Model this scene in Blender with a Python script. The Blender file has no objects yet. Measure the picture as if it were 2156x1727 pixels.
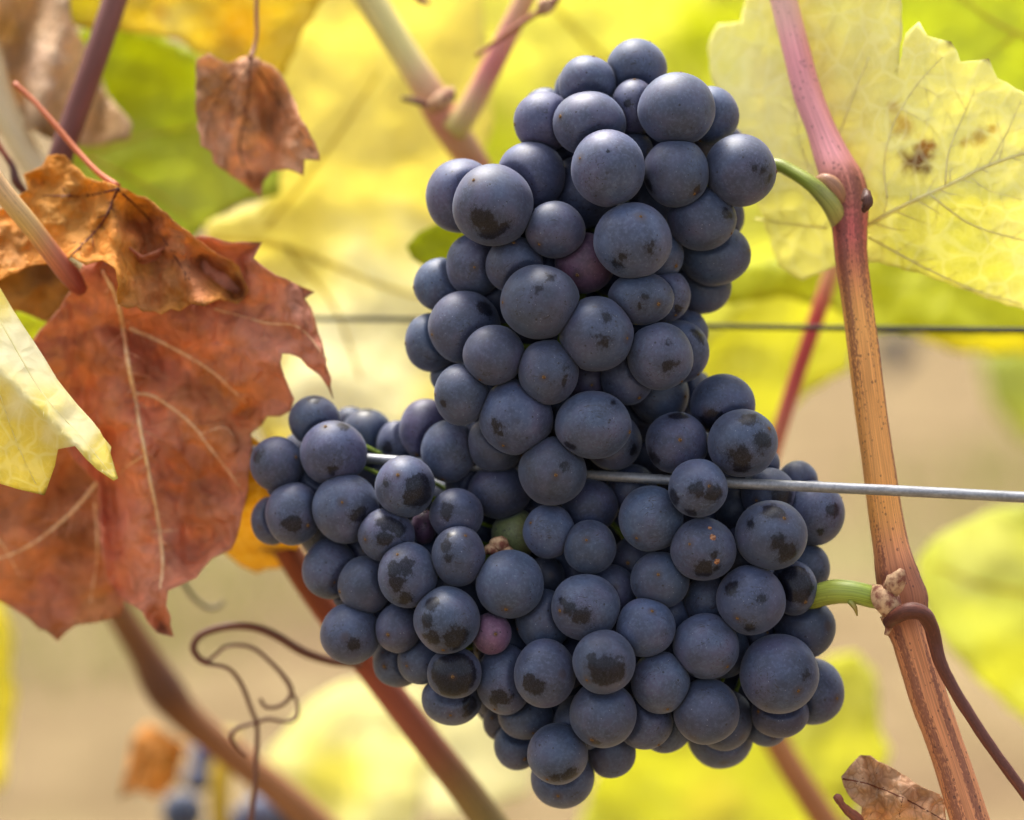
import bpy, math, random
import numpy as np
from mathutils import Vector, Matrix, Euler, noise as mnoise
from mathutils.geometry import delaunay_2d_cdt

random.seed(11)
SC = bpy.context.scene
COL = SC.collection

# ------------------------------------------------------------------ camera
IMGW, IMGH = 2156.0, 1727.0          # units of the measured drawing
D = 0.61                             # distance to the sharp plane, metres
LENS, SENSOR = 100.0, 36.0
PX = SENSOR / LENS * D / IMGW        # metres per drawing unit at the sharp plane
CAM_LOC = Vector((0, 0, 0.95))
CAM_ROT = Euler((math.radians(90 - 12), 0, 0)).to_matrix()
cam_d = bpy.data.cameras.new('camera')
cam = bpy.data.objects.new('camera', cam_d); COL.objects.link(cam)
cam.location = CAM_LOC; cam.rotation_euler = CAM_ROT.to_euler()
cam_d.lens = LENS; cam_d.sensor_width = SENSOR; cam_d.sensor_fit = 'HORIZONTAL'
cam_d.clip_start = 0.02; cam_d.clip_end = 400
cam_d.dof.use_dof = True; cam_d.dof.focus_distance = D - 0.001
cam_d.dof.aperture_fstop = 6.0; cam_d.dof.aperture_blades = 0
SC.camera = cam

# ------------------------------------------------------------------ sky and sun (bright overcast)
SUN_EL, SUN_AZ = math.radians(60), math.radians(-22)   # high, beyond the vines and slightly left: leaves glow, grape tops catch light
w = bpy.data.worlds.new('World'); SC.world = w; w.use_nodes = True
nt = w.node_tree; nt.nodes.clear()
sky = nt.nodes.new('ShaderNodeTexSky'); sky.sky_type = 'NISHITA'; sky.sun_disc = False
sky.sun_elevation = SUN_EL; sky.sun_rotation = SUN_AZ
sky.air_density = 1.0; sky.dust_density = 6.0; sky.ozone_density = 1.0
hs = nt.nodes.new('ShaderNodeHueSaturation'); hs.inputs['Saturation'].default_value = 0.45
bg = nt.nodes.new('ShaderNodeBackground'); bg.inputs['Strength'].default_value = 0.15
ow = nt.nodes.new('ShaderNodeOutputWorld')
nt.links.new(sky.outputs[0], hs.inputs['Color']); nt.links.new(hs.outputs[0], bg.inputs['Color'])
nt.links.new(bg.outputs[0], ow.inputs['Surface'])
sl = bpy.data.lights.new('sun', 'SUN'); sl.energy = 2.0; sl.angle = math.radians(20); sl.color = (1.0, 0.955, 0.88)
so = bpy.data.objects.new('sun', sl); COL.objects.link(so)
sdir = Vector((math.sin(SUN_AZ) * math.cos(SUN_EL), math.cos(SUN_AZ) * math.cos(SUN_EL), math.sin(SUN_EL)))
so.rotation_euler = sdir.to_track_quat('Z', 'Y').to_euler(); so.location = sdir * 20
vs = SC.view_settings
SC.display_settings.display_device = 'sRGB'
vs.view_transform = 'Standard'; vs.look = 'None'; vs.gamma = 1.0; vs.use_curve_mapping = False
vs.exposure = 1.32
SC.cycles.max_bounces = 8; SC.cycles.diffuse_bounces = 4; SC.cycles.glossy_bounces = 2; SC.cycles.transmission_bounces = 4

# ------------------------------------------------------------------ helpers
def S(r, g, b):
    f = lambda c: (c / 12.92 if c <= 0.04045 else ((c + 0.055) / 1.055) ** 2.4)
    return (f(r / 255), f(g / 255), f(b / 255))

def at(x, y, dz=0.0):
    """drawing coordinates + metres behind the sharp plane -> world point"""
    dep = D + dz
    k = PX * dep / D
    return CAM_LOC + CAM_ROT @ Vector(((x - IMGW / 2) * k, -(y - IMGH / 2) * k, -dep))

VIEW = CAM_ROT @ Vector((0, 0, -1))
ORG = {}

def tag(o, label=None, cat=None, group=None, kind=None):
    if label: o['label'] = label
    if cat: o['category'] = cat
    if group: o['group'] = group
    if kind: o['kind'] = kind
    return o

def empty(name, loc, label, cat, group=None):
    o = bpy.data.objects.new(name, None); COL.objects.link(o)
    o.empty_display_size = 0.01
    o.location = loc; ORG[o] = Vector(loc)
    return tag(o, label, cat, group)

def mesh_obj(name, verts, faces, mat, parent=None, origin=None, smooth=True):
    verts = [Vector(v) for v in verts]
    if origin is None:
        origin = Vector((0, 0, 0))
        for v in verts: origin += v
        origin /= len(verts)
    me = bpy.data.meshes.new(name)
    me.from_pydata([v - origin for v in verts], [], faces)
    if smooth: me.polygons.foreach_set('use_smooth', [True] * len(me.polygons))
    me.materials.append(mat)
    o = bpy.data.objects.new(name, me); COL.objects.link(o)
    ORG[o] = origin
    if parent:
        o.parent = parent; o.location = origin - ORG[parent]
    else:
        o.location = origin
    return o

# ------------------------------------------------------------------ node helpers
class N:
    def __init__(s, name):
        s.m = bpy.data.materials.new(name); s.m.use_nodes = True
        s.t = s.m.node_tree; s.t.nodes.clear()
        s.out = s.t.nodes.new('ShaderNodeOutputMaterial')
    def n(s, typ, ins=None, **kw):
        nd = s.t.nodes.new(typ)
        for k, v in kw.items(): setattr(nd, k, v)
        for k, v in (ins or {}).items(): s.set(nd, k, v)
        return nd
    def set(s, nd, k, v):
        sock = nd.inputs[k]
        if isinstance(v, bpy.types.NodeSocket): s.t.links.new(v, sock)
        elif isinstance(v, bpy.types.Node): s.t.links.new(v.outputs[0], sock)
        else:
            if hasattr(sock.default_value, '__len__') and len(sock.default_value) == 4 and len(v) == 3: v = tuple(v) + (1,)
            sock.default_value = v
    def math(s, op, a, b=None, c=None, clamp=False):
        nd = s.n('ShaderNodeMath', operation=op, use_clamp=clamp); s.set(nd, 0, a)
        if b is not None: s.set(nd, 1, b)
        if c is not None: s.set(nd, 2, c)
        return nd.outputs[0]
    def vmath(s, op, a, b=None, out=0):
        nd = s.n('ShaderNodeVectorMath', operation=op); s.set(nd, 0, a)
        if b is not None: s.set(nd, 1, b)
        return nd.outputs[out]
    def mix(s, f, a, b, blend='MIX'):
        nd = s.n('ShaderNodeMix', data_type='RGBA', blend_type=blend)
        s.set(nd, 0, f); s.set(nd, 6, a); s.set(nd, 7, b)
        return nd.outputs[2]
    def step(s, v, lo, hi):
        nd = s.n('ShaderNodeMapRange', interpolation_type='SMOOTHSTEP')
        s.set(nd, 0, v); s.set(nd, 1, lo); s.set(nd, 2, hi)
        return nd.outputs[0]
    def noise(s, vec, scale, detail=3, rough=0.5, out=0, dist=0.0):
        nd = s.n('ShaderNodeTexNoise'); s.set(nd, 'Vector', vec)
        nd.inputs['Scale'].default_value = scale; nd.inputs['Detail'].default_value = detail
        nd.inputs['Roughness'].default_value = rough; nd.inputs['Distortion'].default_value = dist
        return nd.outputs[out]
    def voro(s, vec, scale, feature='F1', out=0, rnd=1.0):
        nd = s.n('ShaderNodeTexVoronoi', feature=feature); s.set(nd, 'Vector', vec)
        nd.inputs['Scale'].default_value = scale; nd.inputs['Randomness'].default_value = rnd
        return nd.outputs[out]
    def scaled(s, vec, sc):
        nd = s.n('ShaderNodeMapping'); s.set(nd, 'Vector', vec); nd.inputs['Scale'].default_value = sc
        return nd.outputs[0]
    def attr(s, name, typ='GEOMETRY', out='Color'):
        return s.n('ShaderNodeAttribute', attribute_name=name, attribute_type=typ).outputs[out]
    def done(s, shader):
        s.t.links.new(shader.outputs[0] if isinstance(shader, bpy.types.Node) else shader, s.out.inputs['Surface'])
        return s.m

# ------------------------------------------------------------------ grape skin
def grape_material(name='grape_skin'):
    a = N(name)
    oc = a.n('ShaderNodeTexCoord').outputs['Object']
    p = a.vmath('SCALE', oc); p.node.inputs['Scale'].default_value = 1 / 0.0073
    rnd = a.n('ShaderNodeObjectInfo').outputs['Random']
    off = a.n('ShaderNodeCombineXYZ', {0: a.math('MULTIPLY', rnd, 91.0), 1: a.math('MULTIPLY', rnd, 37.0), 2: a.math('MULTIPLY', rnd, 53.0)})
    q = a.vmath('ADD', p, off.outputs[0])
    un = a.vmath('NORMALIZE', p)
    # waxy bloom, uneven in thickness and hue
    n1 = a.noise(q, 1.3, 4, 0.55)
    n2 = a.noise(q, 0.7, 2, 0.5)
    tint = a.attr('tint', 'OBJECT', 'Vector')
    c = a.mix(a.step(n2, 0.35, 0.68), (0.052, 0.080, 0.152), (0.080, 0.078, 0.140))
    c = a.mix(a.step(n1, 0.3, 0.75), c, (0.031, 0.041, 0.074))
    fine = a.noise(q, 9, 5, 0.65)
    c = a.mix(a.math('MULTIPLY', a.step(fine, 0.42, 0.75), 0.45), c, (0.120, 0.164, 0.262))
    # per grape darkness
    c = a.mix(a.math('MULTIPLY', rnd, 0.35), c, (0.032, 0.034, 0.056))
    c = a.vmath('MULTIPLY', c, tint)
    # pale dust dots and dark lenticels
    sp = a.voro(q, 8.5); spc = a.n('ShaderNodeSeparateColor', {0: a.voro(q, 8.5, out=1)})
    m = a.math('MULTIPLY', a.step(sp, 0.15, 0.05), a.math('GREATER_THAN', spc.outputs[0], 0.62))
    m = a.math('MULTIPLY', m, a.step(n1, 0.6, 0.42))
    c = a.mix(a.math('MULTIPLY', m, 0.6), c, (0.40, 0.42, 0.50))
    q2 = a.vmath('ADD', q, (7.3, 1.1, 3.7))
    sd = a.voro(q2, 5.2); sdc = a.n('ShaderNodeSeparateColor', {0: a.voro(q2, 5.2, out=1)})
    rad = a.math('MULTIPLY', sdc.outputs[1], 0.20)
    dk = a.math('MULTIPLY', a.math('LESS_THAN', sd, rad), a.math('GREATER_THAN', sdc.outputs[0], 0.50))
    c = a.mix(a.math('MULTIPLY', dk, 0.85), c, (0.016, 0.014, 0.020))
    # fine scratches through the bloom
    s1 = a.noise(a.scaled(a.vmath('ADD', q, a.vmath('SCALE', a.noise(q, 2.0, 2, out=1))), (26, 2.6, 7)), 1.0, 2, 0.6)
    s2 = a.noise(a.scaled(q, (3.1, 24, 9)), 1.0, 2, 0.6, dist=0.8)
    sreg = a.step(a.noise(a.vmath('ADD', q, (3, 9, 2)), 1.15, 2), 0.48, 0.60)
    scr = a.math('MULTIPLY', a.math('MAXIMUM', a.step(s1, 0.62, 0.67), a.step(s2, 0.62, 0.67)), sreg)
    # rubbed patches: hand placed (object properties) and a few random ones
    br = a.math('ADD', a.math('MULTIPLY', a.math('SUBTRACT', a.noise(q, 2.6, 3, 0.6), 0.5), 0.75),
                a.math('MULTIPLY', a.math('SUBTRACT', a.noise(a.scaled(q, (11, 3, 7)), 1.0, 3, 0.6), 0.5), 0.36))
    pm = None
    st = a.noise(a.scaled(a.vmath('ADD', q, (5, 5, 5)), (34, 9, 21)), 1.0, 3, 0.7)
    br = a.math('ADD', br, a.math('MULTIPLY', a.math('SUBTRACT', st, 0.5), 0.26))
    for i in range(4):
        v = a.attr('patch_%d' % i, 'OBJECT', 'Vector')
        ln = a.vmath('LENGTH', v, out=1)
        ch = a.vmath('DISTANCE', un, a.vmath('NORMALIZE', v), out=1)
        e = a.math('SUBTRACT', ln, a.math('ADD', ch, a.math('MULTIPLY', br, 0.85)))
        k = a.math('MAXIMUM', a.step(e, -0.03, 0.07), a.math('MULTIPLY', a.math('MULTIPLY', a.step(e, -0.26, 0.02), a.step(st, 0.44, 0.62)), 0.6))
        pm = k if pm is None else a.math('MAXIMUM', pm, k)
    wear = a.attr('wear', 'OBJECT', 'Fac')
    rp = a.math('ADD', a.noise(a.vmath('ADD', q, (11, 4, 6)), 1.5, 3, 0.6), a.math('MULTIPLY', br, 0.22))
    rp = a.step(a.math('ADD', rp, wear), 0.735, 0.78)
    pm = a.math('MAXIMUM', pm, rp)
    pm = a.math('MULTIPLY', pm, a.math('ADD', 0.74, a.math('MULTIPLY', a.step(st, 0.34, 0.56), 0.26)))
    dark = a.mix(a.step(a.noise(q, 2, 2), 0.4, 0.65), (0.003, 0.003, 0.006), (0.007, 0.005, 0.007))
    c = a.mix(a.math('MULTIPLY', scr, 0.8), c, (0.022, 0.02, 0.028))
    c = a.mix(a.math('MULTIPLY', pm, 0.93), c, dark)
    # brown halo round the blossom scar
    sv = a.attr('scar', 'OBJECT', 'Vector')
    ch = a.vmath('DISTANCE', un, sv, out=1)
    halo = a.math('MULTIPLY', a.step(a.math('ADD', ch, a.math('MULTIPLY', br, 0.12)), 0.24, 0.06), 0.55)
    c = a.mix(halo, c, (0.045, 0.028, 0.026))
    bare = a.math('MAXIMUM', pm, a.math('MULTIPLY', scr, 0.4))
    rough = a.math('ADD', a.math('MULTIPLY', bare, -0.20), a.math('ADD', 0.44, a.math('MULTIPLY', n1, 0.16)))
    bump = a.n('ShaderNodeBump', {'Height': fine, 'Strength': 0.12, 'Distance': 0.00008})
    b = a.n('ShaderNodeBsdfPrincipled', {'Base Color': c, 'Roughness': rough, 'Normal': bump.outputs[0],
            'Specular IOR Level': a.math('SUBTRACT', 0.44, a.math('MULTIPLY', pm, 0.16)), 'Sheen Weight': a.math('SUBTRACT', 0.15, a.math('MULTIPLY', pm, 0.15)), 'Sheen Roughness': 0.45})
    b.inputs['Sheen Tint'].default_value = (0.75, 0.8, 1, 1)
    return a.done(b)

def simple_mat(name, c1, c2, scale=300, rough=0.7, bump=0.2, spec=0.3):
    a = N(name)
    oc = a.n('ShaderNodeTexCoord').outputs['Object']
    n = a.noise(oc, scale, 5, 0.6)
    c = a.mix(a.step(n, 0.35, 0.65), c1, c2)
    bp = a.n('ShaderNodeBump', {'Height': n, 'Strength': bump, 'Distance': 0.0004})
    return a.done(a.n('ShaderNodeBsdfPrincipled', {'Base Color': c, 'Roughness': rough, 'Normal': bp.outputs[0], 'Specular IOR Level': spec}))

# leaves: pigment and some painted light from a per-vertex attribute, mottling, net veins, light passing through
def leaf_material(name, trans=0.5, mottle=0.25, net=260, net_amt=0.25, vein_col=None, bump=0.5, rough=0.5, spot=None, spot_thr=0.72, gloss=0.25, wr=60):
    a = N(name)
    oc = a.n('ShaderNodeTexCoord').outputs['Object']
    pig = a.attr('Tone')
    n1 = a.noise(oc, 45, 4, 0.6); n2 = a.noise(oc, 220, 5, 0.6)
    f = a.math('ADD', a.math('MULTIPLY', n1, 0.6), a.math('MULTIPLY', n2, 0.4))
    lo = a.vmath('SCALE', pig); lo.node.inputs['Scale'].default_value = 1 - mottle
    hi = a.vmath('SCALE', pig); hi.node.inputs['Scale'].default_value = 1 + mottle * 0.55
    c = a.mix(a.step(f, 0.36, 0.64), lo, hi)
    warp = a.vmath('ADD', oc, a.vmath('SCALE', a.vmath('SUBTRACT', a.noise(oc, 130, 2, out=1), (0.5, 0.5, 0.5))))
    warp.node.inputs[1].links[0].from_node.inputs['Scale'].default_value = 0.004
    e1 = a.voro(warp, net, 'DISTANCE_TO_EDGE'); e2 = a.voro(warp, net * 3.1, 'DISTANCE_TO_EDGE')
    v1 = a.step(e1, 0.085, 0.02); v2 = a.math('MULTIPLY', a.step(e2, 0.10, 0.02), 0.45)
    vm = a.math('MAXIMUM', v1, v2)
    vc = vein_col if vein_col else (0.9, 0.85, 0.5)
    c = a.mix(a.math('MULTIPLY', vm, net_amt), c, vc)
    if spot:
        sm = a.step(a.math('ADD', a.noise(oc, 95, 4, 0.7), a.math('MULTIPLY', n2, 0.12)), spot_thr, spot_thr + 0.05)
        c = a.mix(a.math('MULTIPLY', sm, 0.8), c, spot)
    wrk = a.noise(oc, wr, 6, 0.62, dist=0.6)
    h = a.math('ADD', a.math('MULTIPLY', a.step(e1, 0.0, 0.35), 0.5), a.math('ADD', a.math('MULTIPLY', n2, 0.25), a.math('MULTIPLY', wrk, 0.8)))
    bp = a.n('ShaderNodeBump', {'Height': h, 'Strength': bump, 'Distance': 0.0013})
    b = a.n('ShaderNodeBsdfPrincipled', {'Base Color': c, 'Roughness': rough, 'Normal': bp.outputs[0], 'Specular IOR Level': gloss})
    tcol = a.vmath('POWER', c, (0.65, 0.68, 0.88))
    t = a.n('ShaderNodeBsdfTranslucent', {'Color': tcol, 'Normal': bp.outputs[0]})
    ms = a.n('ShaderNodeMixShader', {0: trans, 1: b.outputs[0], 2: t.outputs[0]})
    return a.done(ms)

# canes: pigment along the length, bark streaks along the grain, lenticels
def cane_material(name, streak=0.5, dark=(0.10, 0.035, 0.02), specks=0.8, rough=0.55, bump=0.35, spec=0.35, side=None):
    a = N(name)
    uv = a.n('ShaderNodeTexCoord').outputs['UV']
    pig = a.attr('Tone')
    s1 = a.noise(a.scaled(uv, (1500, 14, 1)), 1.0, 3, 0.55, dist=0.15)
    s2 = a.noise(a.scaled(uv, (3600, 50, 1)), 1.0, 4, 0.65)
    sb = a.noise(a.scaled(uv, (260, 7, 1)), 1.0, 2, 0.5)
    brk = a.noise(a.scaled(uv, (2600, 900, 1)), 1.0, 3, 0.6)
    flank = a.step(a.math('ADD', sb, a.math('MULTIPLY', a.math('SUBTRACT', brk, 0.5), 0.30)), 0.515, 0.565)
    flank = a.math('MULTIPLY', flank, a.step(a.math('ADD', a.math('MULTIPLY', s2, 0.5), a.math('MULTIPLY', brk, 0.5)), 0.36, 0.50))
    m = a.math('MAXIMUM', flank, a.math('MULTIPLY', a.step(s1, 0.60, 0.66), 0.38))
    hi = a.vmath('SCALE', pig); hi.node.inputs['Scale'].default_value = 1.25
    lo = a.vmath('SCALE', pig); lo.node.inputs['Scale'].default_value = 0.80
    c = a.mix(a.step(s2, 0.38, 0.66), lo, hi)
    bl = a.n('ShaderNodeSeparateColor', {0: pig}).outputs[2]
    m = a.math('MULTIPLY', m, a.step(bl, 0.24, 0.11))        # young pink wood has no bark streaks yet
    c = a.mix(a.math('MULTIPLY', m, streak), c, dark)
    vd = a.voro(a.scaled(uv, (1.0, 0.75, 1)), 1150); vc = a.n('ShaderNodeSeparateColor', {0: a.voro(a.scaled(uv, (1.0, 0.75, 1)), 1150, out=1)})
    dots = a.math('MULTIPLY', a.math('LESS_THAN', vd, a.math('MULTIPLY', vc.outputs[1], 0.34)), a.math('GREATER_THAN', vc.outputs[0], 0.55))
    c = a.mix(a.math('MULTIPLY', dots, specks), c, (0.03, 0.012, 0.02))
    h = a.math('ADD', a.math('MULTIPLY', s1, 0.6), a.math('ADD', a.math('MULTIPLY', s2, 0.4), a.math('MULTIPLY', dots, 0.3)))
    bp = a.n('ShaderNodeBump', {'Height': h, 'Strength': bump, 'Distance': 0.0005})
    return a.done(a.n('ShaderNodeBsdfPrincipled', {'Base Color': c, 'Roughness': rough, 'Normal': bp.outputs[0], 'Specular IOR Level': spec}))

M = {}
M['grape'] = grape_material()
M['scar'] = simple_mat('scar_cork', S(134, 102, 64), S(76, 52, 32), 3000, 0.7, 0.2)
M['rachis'] = simple_mat('green_stalk', S(132, 150, 52), S(96, 116, 36), 500, 0.5, 0.1)
M['cane'] = cane_material('ripe_cane_bark', 0.75, (0.16, 0.05, 0.036), 0.55)
M['cane_far'] = cane_material('cane_bark_soft', 0.25, (0.09, 0.04, 0.025), 0.3)
M['shoot'] = cane_material('green_shoot_skin', 0.10, (0.25, 0.10, 0.06), 0.15, 0.42, 0.12, 0.45)
M['tendril'] = cane_material('dry_tendril_skin', 0.45, (0.035, 0.012, 0.008), 0.25, 0.5, 0.4)
M['yellow'] = leaf_material('yellow_leaf', 0.62, 0.08, 210, 0.12, (0.95, 0.9, 0.5), 0.2)
M['yellow_near'] = leaf_material('yellow_leaf_near', 0.5, 0.07, 150, 0.24, (0.97, 0.95, 0.68), 0.36, spot=(0.5, 0.25, 0.03), spot_thr=0.80)
M['green'] = leaf_material('green_leaf', 0.6, 0.12, 210, 0.10, (0.55, 0.62, 0.12), 0.2)
M['brown'] = leaf_material('dry_leaf', 0.33, 0.38, 330, 0.16, (0.42, 0.20, 0.09), 0.6, 0.72, gloss=0.12, wr=75)
M['russet'] = leaf_material('russet_leaf', 0.33, 0.30, 180, 0.10, (0.60, 0.28, 0.15), 1.0, 0.6, gloss=0.2, wr=70)
M['papery'] = leaf_material('papery_leaf', 0.35, 0.34, 360, 0.42, (0.22, 0.09, 0.035), 0.5, 0.5, wr=110)
M['vein_pale'] = simple_mat('pale_vein', S(240, 204, 160), S(226, 176, 128), 400, 0.6, 0.1)
M['vein_yellow'] = leaf_material('yellow_vein', 0.55, 0.05, 300, 0.0, None, 0.05)
M['vein_brown'] = simple_mat('brown_vein', S(120, 66, 40), S(92, 48, 30), 400, 0.6, 0.1)
M['vein_rust'] = simple_mat('rust_vein', S(222, 160, 120), S(196, 128, 96), 400, 0.6, 0.1)
M['vein_gold'] = leaf_material('gold_vein', 0.6, 0.05, 300, 0.0, None, 0.05)
M['bract'] = simple_mat('dry_bract', S(205, 168, 128), S(120, 66, 52), 420, 0.75, 0.5)

def wire_material(name, c1, c2, rough, metal):
    a = N(name)
    oc = a.n('ShaderNodeTexCoord').outputs['Object']
    n = a.noise(oc, 1400, 5, 0.7); n2 = a.noise(a.scaled(oc, (60, 900, 900)), 1.0, 3, 0.5)
    c = a.mix(a.step(a.math('ADD', a.math('MULTIPLY', n, 0.5), a.math('MULTIPLY', n2, 0.5)), 0.38, 0.62), c1, c2)
    pit = a.step(a.noise(oc, 2300, 3, 0.6), 0.70, 0.78)
    c = a.mix(a.math('MULTIPLY', pit, 0.6), c, (0.1, 0.085, 0.075))
    bp = a.n('ShaderNodeBump', {'Height': n, 'Strength': 0.3, 'Distance': 0.0002})
    return a.done(a.n('ShaderNodeBsdfPrincipled', {'Base Color': c, 'Roughness': rough, 'Metallic': metal, 'Normal': bp.outputs[0]}))
M['zinc'] = wire_material('galvanised_wire', (0.22, 0.225, 0.24), (0.34, 0.345, 0.37), 0.5, 0.5)
M['dark_wire'] = wire_material('weathered_wire', (0.012, 0.014, 0.011), (0.025, 0.025, 0.02), 0.8, 0.0)

# ------------------------------------------------------------------ ground
def ground_mat():
    a = N('vineyard_soil')
    oc = a.n('ShaderNodeTexCoord').outputs['Object']
    n1 = a.noise(oc, 2.1, 4, 0.6); n2 = a.noise(oc, 9, 6, 0.65); n3 = a.noise(oc, 1.6, 3, 0.5)
    c = a.mix(a.step(n2, 0.35, 0.68), S(100, 83, 56), S(132, 114, 82))
    c = a.mix(a.math('MULTIPLY', a.step(n1, 0.5, 0.7), 0.6), c, S(86, 63, 48))
    c = a.mix(a.math('MULTIPLY', a.step(n3, 0.55, 0.68), 0.45), c, S(104, 106, 56))
    bp = a.n('ShaderNodeBump', {'Height': n2, 'Strength': 0.6, 'Distance': 0.03})
    return a.done(a.n('ShaderNodeBsdfPrincipled', {'Base Color': c, 'Roughness': 0.95, 'Normal': bp.outputs[0], 'Specular IOR Level': 0.1}))
gm = ground_mat()
gv, gf = [], []
xs = [-160, -60, -20] + [i * 0.25 for i in range(-16, 17)] + [20, 60, 160]
ys = [-160, -40, -8] + [i * 0.25 for i in range(-8, 41)] + [16, 40, 160]
for j, y in enumerate(ys):
    for i, x in enumerate(xs):
        near = abs(x) <= 4 and -2 <= y <= 10
        z = 0.03 * mnoise.noise(Vector((x * 1.3, y * 1.3, 0))) if near else 0
        gv.append((x, y, z))
nx = len(xs)
for j in range(len(ys) - 1):
    for i in range(nx - 1):
        gf.append((j * nx + i, j * nx + i + 1, (j + 1) * nx + i + 1, (j + 1) * nx + i))
tag(mesh_obj('ground', gv, gf, gm, origin=Vector((0, 0, 0))), kind='structure')
# low grass in patches on the soil
ga = simple_mat('grass_blades', S(126, 140, 52), S(170, 170, 84), 3, 0.7, 0.0)
rg = random.Random(5); bv, bf = [], []
for (cx, cy, rr, cnt) in ((-0.55, 3.3, 0.35, 500), (0.95, 3.7, 0.5, 900), (1.6, 6.0, 0.7, 900), (0.1, 5.5, 0.8, 700), (-0.75, 2.6, 0.25, 260)):
    for _ in range(cnt):
        an = rg.uniform(0, 6.28); r = rr * math.sqrt(rg.random())
        x, y = cx + r * math.cos(an), cy + r * math.sin(an)
        h = rg.uniform(0.03, 0.08); a2 = rg.uniform(0, 6.28); wd = 0.003
        dx, dy = math.cos(a2) * wd, math.sin(a2) * wd; lx, ly = rg.uniform(-.03, .03), rg.uniform(-.03, .03)
        k = len(bv); bv += [(x - dx, y - dy, 0.0), (x + dx, y + dy, 0.0), (x + lx, y + ly, h)]; bf.append((k, k + 1, k + 2))
tag(mesh_obj('grass', bv, bf, ga, origin=Vector((0, 0, 0))), kind='stuff')

# ------------------------------------------------------------------ tubes
def catmull(P, n):
    P = np.asarray(P, float); m = len(P)
    if m == 2: P = np.array([P[0], (P[0] + P[1]) / 2, P[1]]); m = 3
    E = np.vstack([2 * P[0] - P[1], P, 2 * P[-1] - P[-2]])
    out = []
    for i in range(m - 1):
        p0, p1, p2, p3 = E[i], E[i + 1], E[i + 2], E[i + 3]
        for k in range(n):
            t = k / n
            out.append(0.5 * (2 * p1 + (p2 - p0) * t + (2 * p0 - 5 * p1 + 4 * p2 - p3) * t * t + (3 * p1 - p0 - 3 * p2 + p3) * t ** 3))
    out.append(P[-1])
    return np.array(out)

def tube_geo(path, seg=14, sub=6, rough=0.0, seed=0, ridges=0, cap=True):
    """path rows: x, y, dz(m), width(drawing units), r, g, b -> verts, faces, uvs, colours"""
    R = catmull(path, sub)
    C = [at(r[0], r[1], r[2]) for r in R]
    n = len(C); V, F, UV, CO = [], [], [], []
    T = [(C[min(i + 1, n - 1)] - C[max(i - 1, 0)]).normalized() for i in range(n)]
    up = VIEW.cross(T[0]); up = up.normalized() if up.length > 1e-4 else Vector((1, 0, 0))
    L = 0.0; rm = float(np.mean(R[:, 3])) * 0.5 * PX
    for i in range(n):
        if i: L += (C[i] - C[i - 1]).length
        up = (up - T[i] * up.dot(T[i])).normalized(); sd = T[i].cross(up)
        r = max(R[i][3], 0.5) * 0.5 * PX * (D + R[i][2]) / D
        for k in range(seg):
            an = 2 * math.pi * k / seg
            rr = r
            if rough:
                rr *= 1 + rough * mnoise.noise(Vector((math.cos(an) * 1.5, math.sin(an) * 1.5, L / r * 0.35 + seed * 7.1))) + rough * .6 * mnoise.noise(Vector((math.cos(an) * 3, math.sin(an) * 3, L / r * 1.3 + seed * 3.1)))
            if ridges: rr *= 1 + 0.02 * math.cos(an * ridges)
            V.append(C[i] + (up * math.cos(an) + sd * math.sin(an)) * rr)
            UV.append((an * rm, L)); CO.append(tuple(R[i][4:7]))
    for i in range(n - 1):
        for k in range(seg):
            k2 = (k + 1) % seg
            F.append((i * seg + k, i * seg + k2, (i + 1) * seg + k2, (i + 1) * seg + k))
    if cap:
        F.append(tuple(range(seg - 1, -1, -1))); F.append(tuple((n - 1) * seg + k for k in range(seg)))
    return V, F, UV, CO

def join_geo(gs):
    V, F, UV, CO = [], [], [], []
    for g in gs:
        k = len(V); V += g[0]; F += [tuple(i + k for i in f) for f in g[1]]; UV += g[2]; CO += g[3]
    return V, F, UV, CO

def add_attrs(o, UV, CO):
    me = o.data
    col = me.color_attributes.new('Tone', 'FLOAT_COLOR', 'POINT')
    col.data.foreach_set('color', np.array([(c[0], c[1], c[2], 1.0) for c in CO], dtype=np.float32).ravel())
    if UV:
        ul = me.uv_layers.new(name='UVMap')
        li = np.zeros(len(me.loops), dtype=np.int32); me.loops.foreach_get('vertex_index', li)
        ul.data.foreach_set('uv', np.array(UV, dtype=np.float32)[li].ravel())

def tube(name, path, mat, parent=None, **kw):
    g = tube_geo(path, **kw)
    o = mesh_obj(name, g[0], g[1], mat, parent, origin=None if parent else at(*path[0][:3]))
    add_attrs(o, g[2], g[3])
    return o

def P(pts, c=None):
    """(x, y, dz_mm, width[, colour]) rows -> numeric rows; a colour stays until the next one"""
    out = []
    for p in pts:
        if len(p) > 4: c = p[4]
        out.append((p[0], p[1], p[2] / 1000.0, p[3], c[0], c[1], c[2]))
    return out

# ------------------------------------------------------------------ leaves
def inside(px, py, poly):
    r = np.zeros(len(px), bool); n = len(poly); j = n - 1
    for i in range(n):
        xi, yi = poly[i]; xj, yj = poly[j]
        c = ((yi > py) != (yj > py)) & (px < (xj - xi) * (py - yi) / ((yj - yi) or 1e-9) + xi)
        r ^= c; j = i
    return r

def edge_dist(px, py, poly):
    d = np.full(len(px), 1e9); n = len(poly)
    for i in range(n):
        ax, ay = poly[i]; bx, by = poly[(i + 1) % n]
        vx, vy = bx - ax, by - ay; l2 = vx * vx + vy * vy + 1e-9
        t = np.clip(((px - ax) * vx + (py - ay) * vy) / l2, 0, 1)
        d = np.minimum(d, np.hypot(px - ax - t * vx, py - ay - t * vy))
    return d

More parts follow.
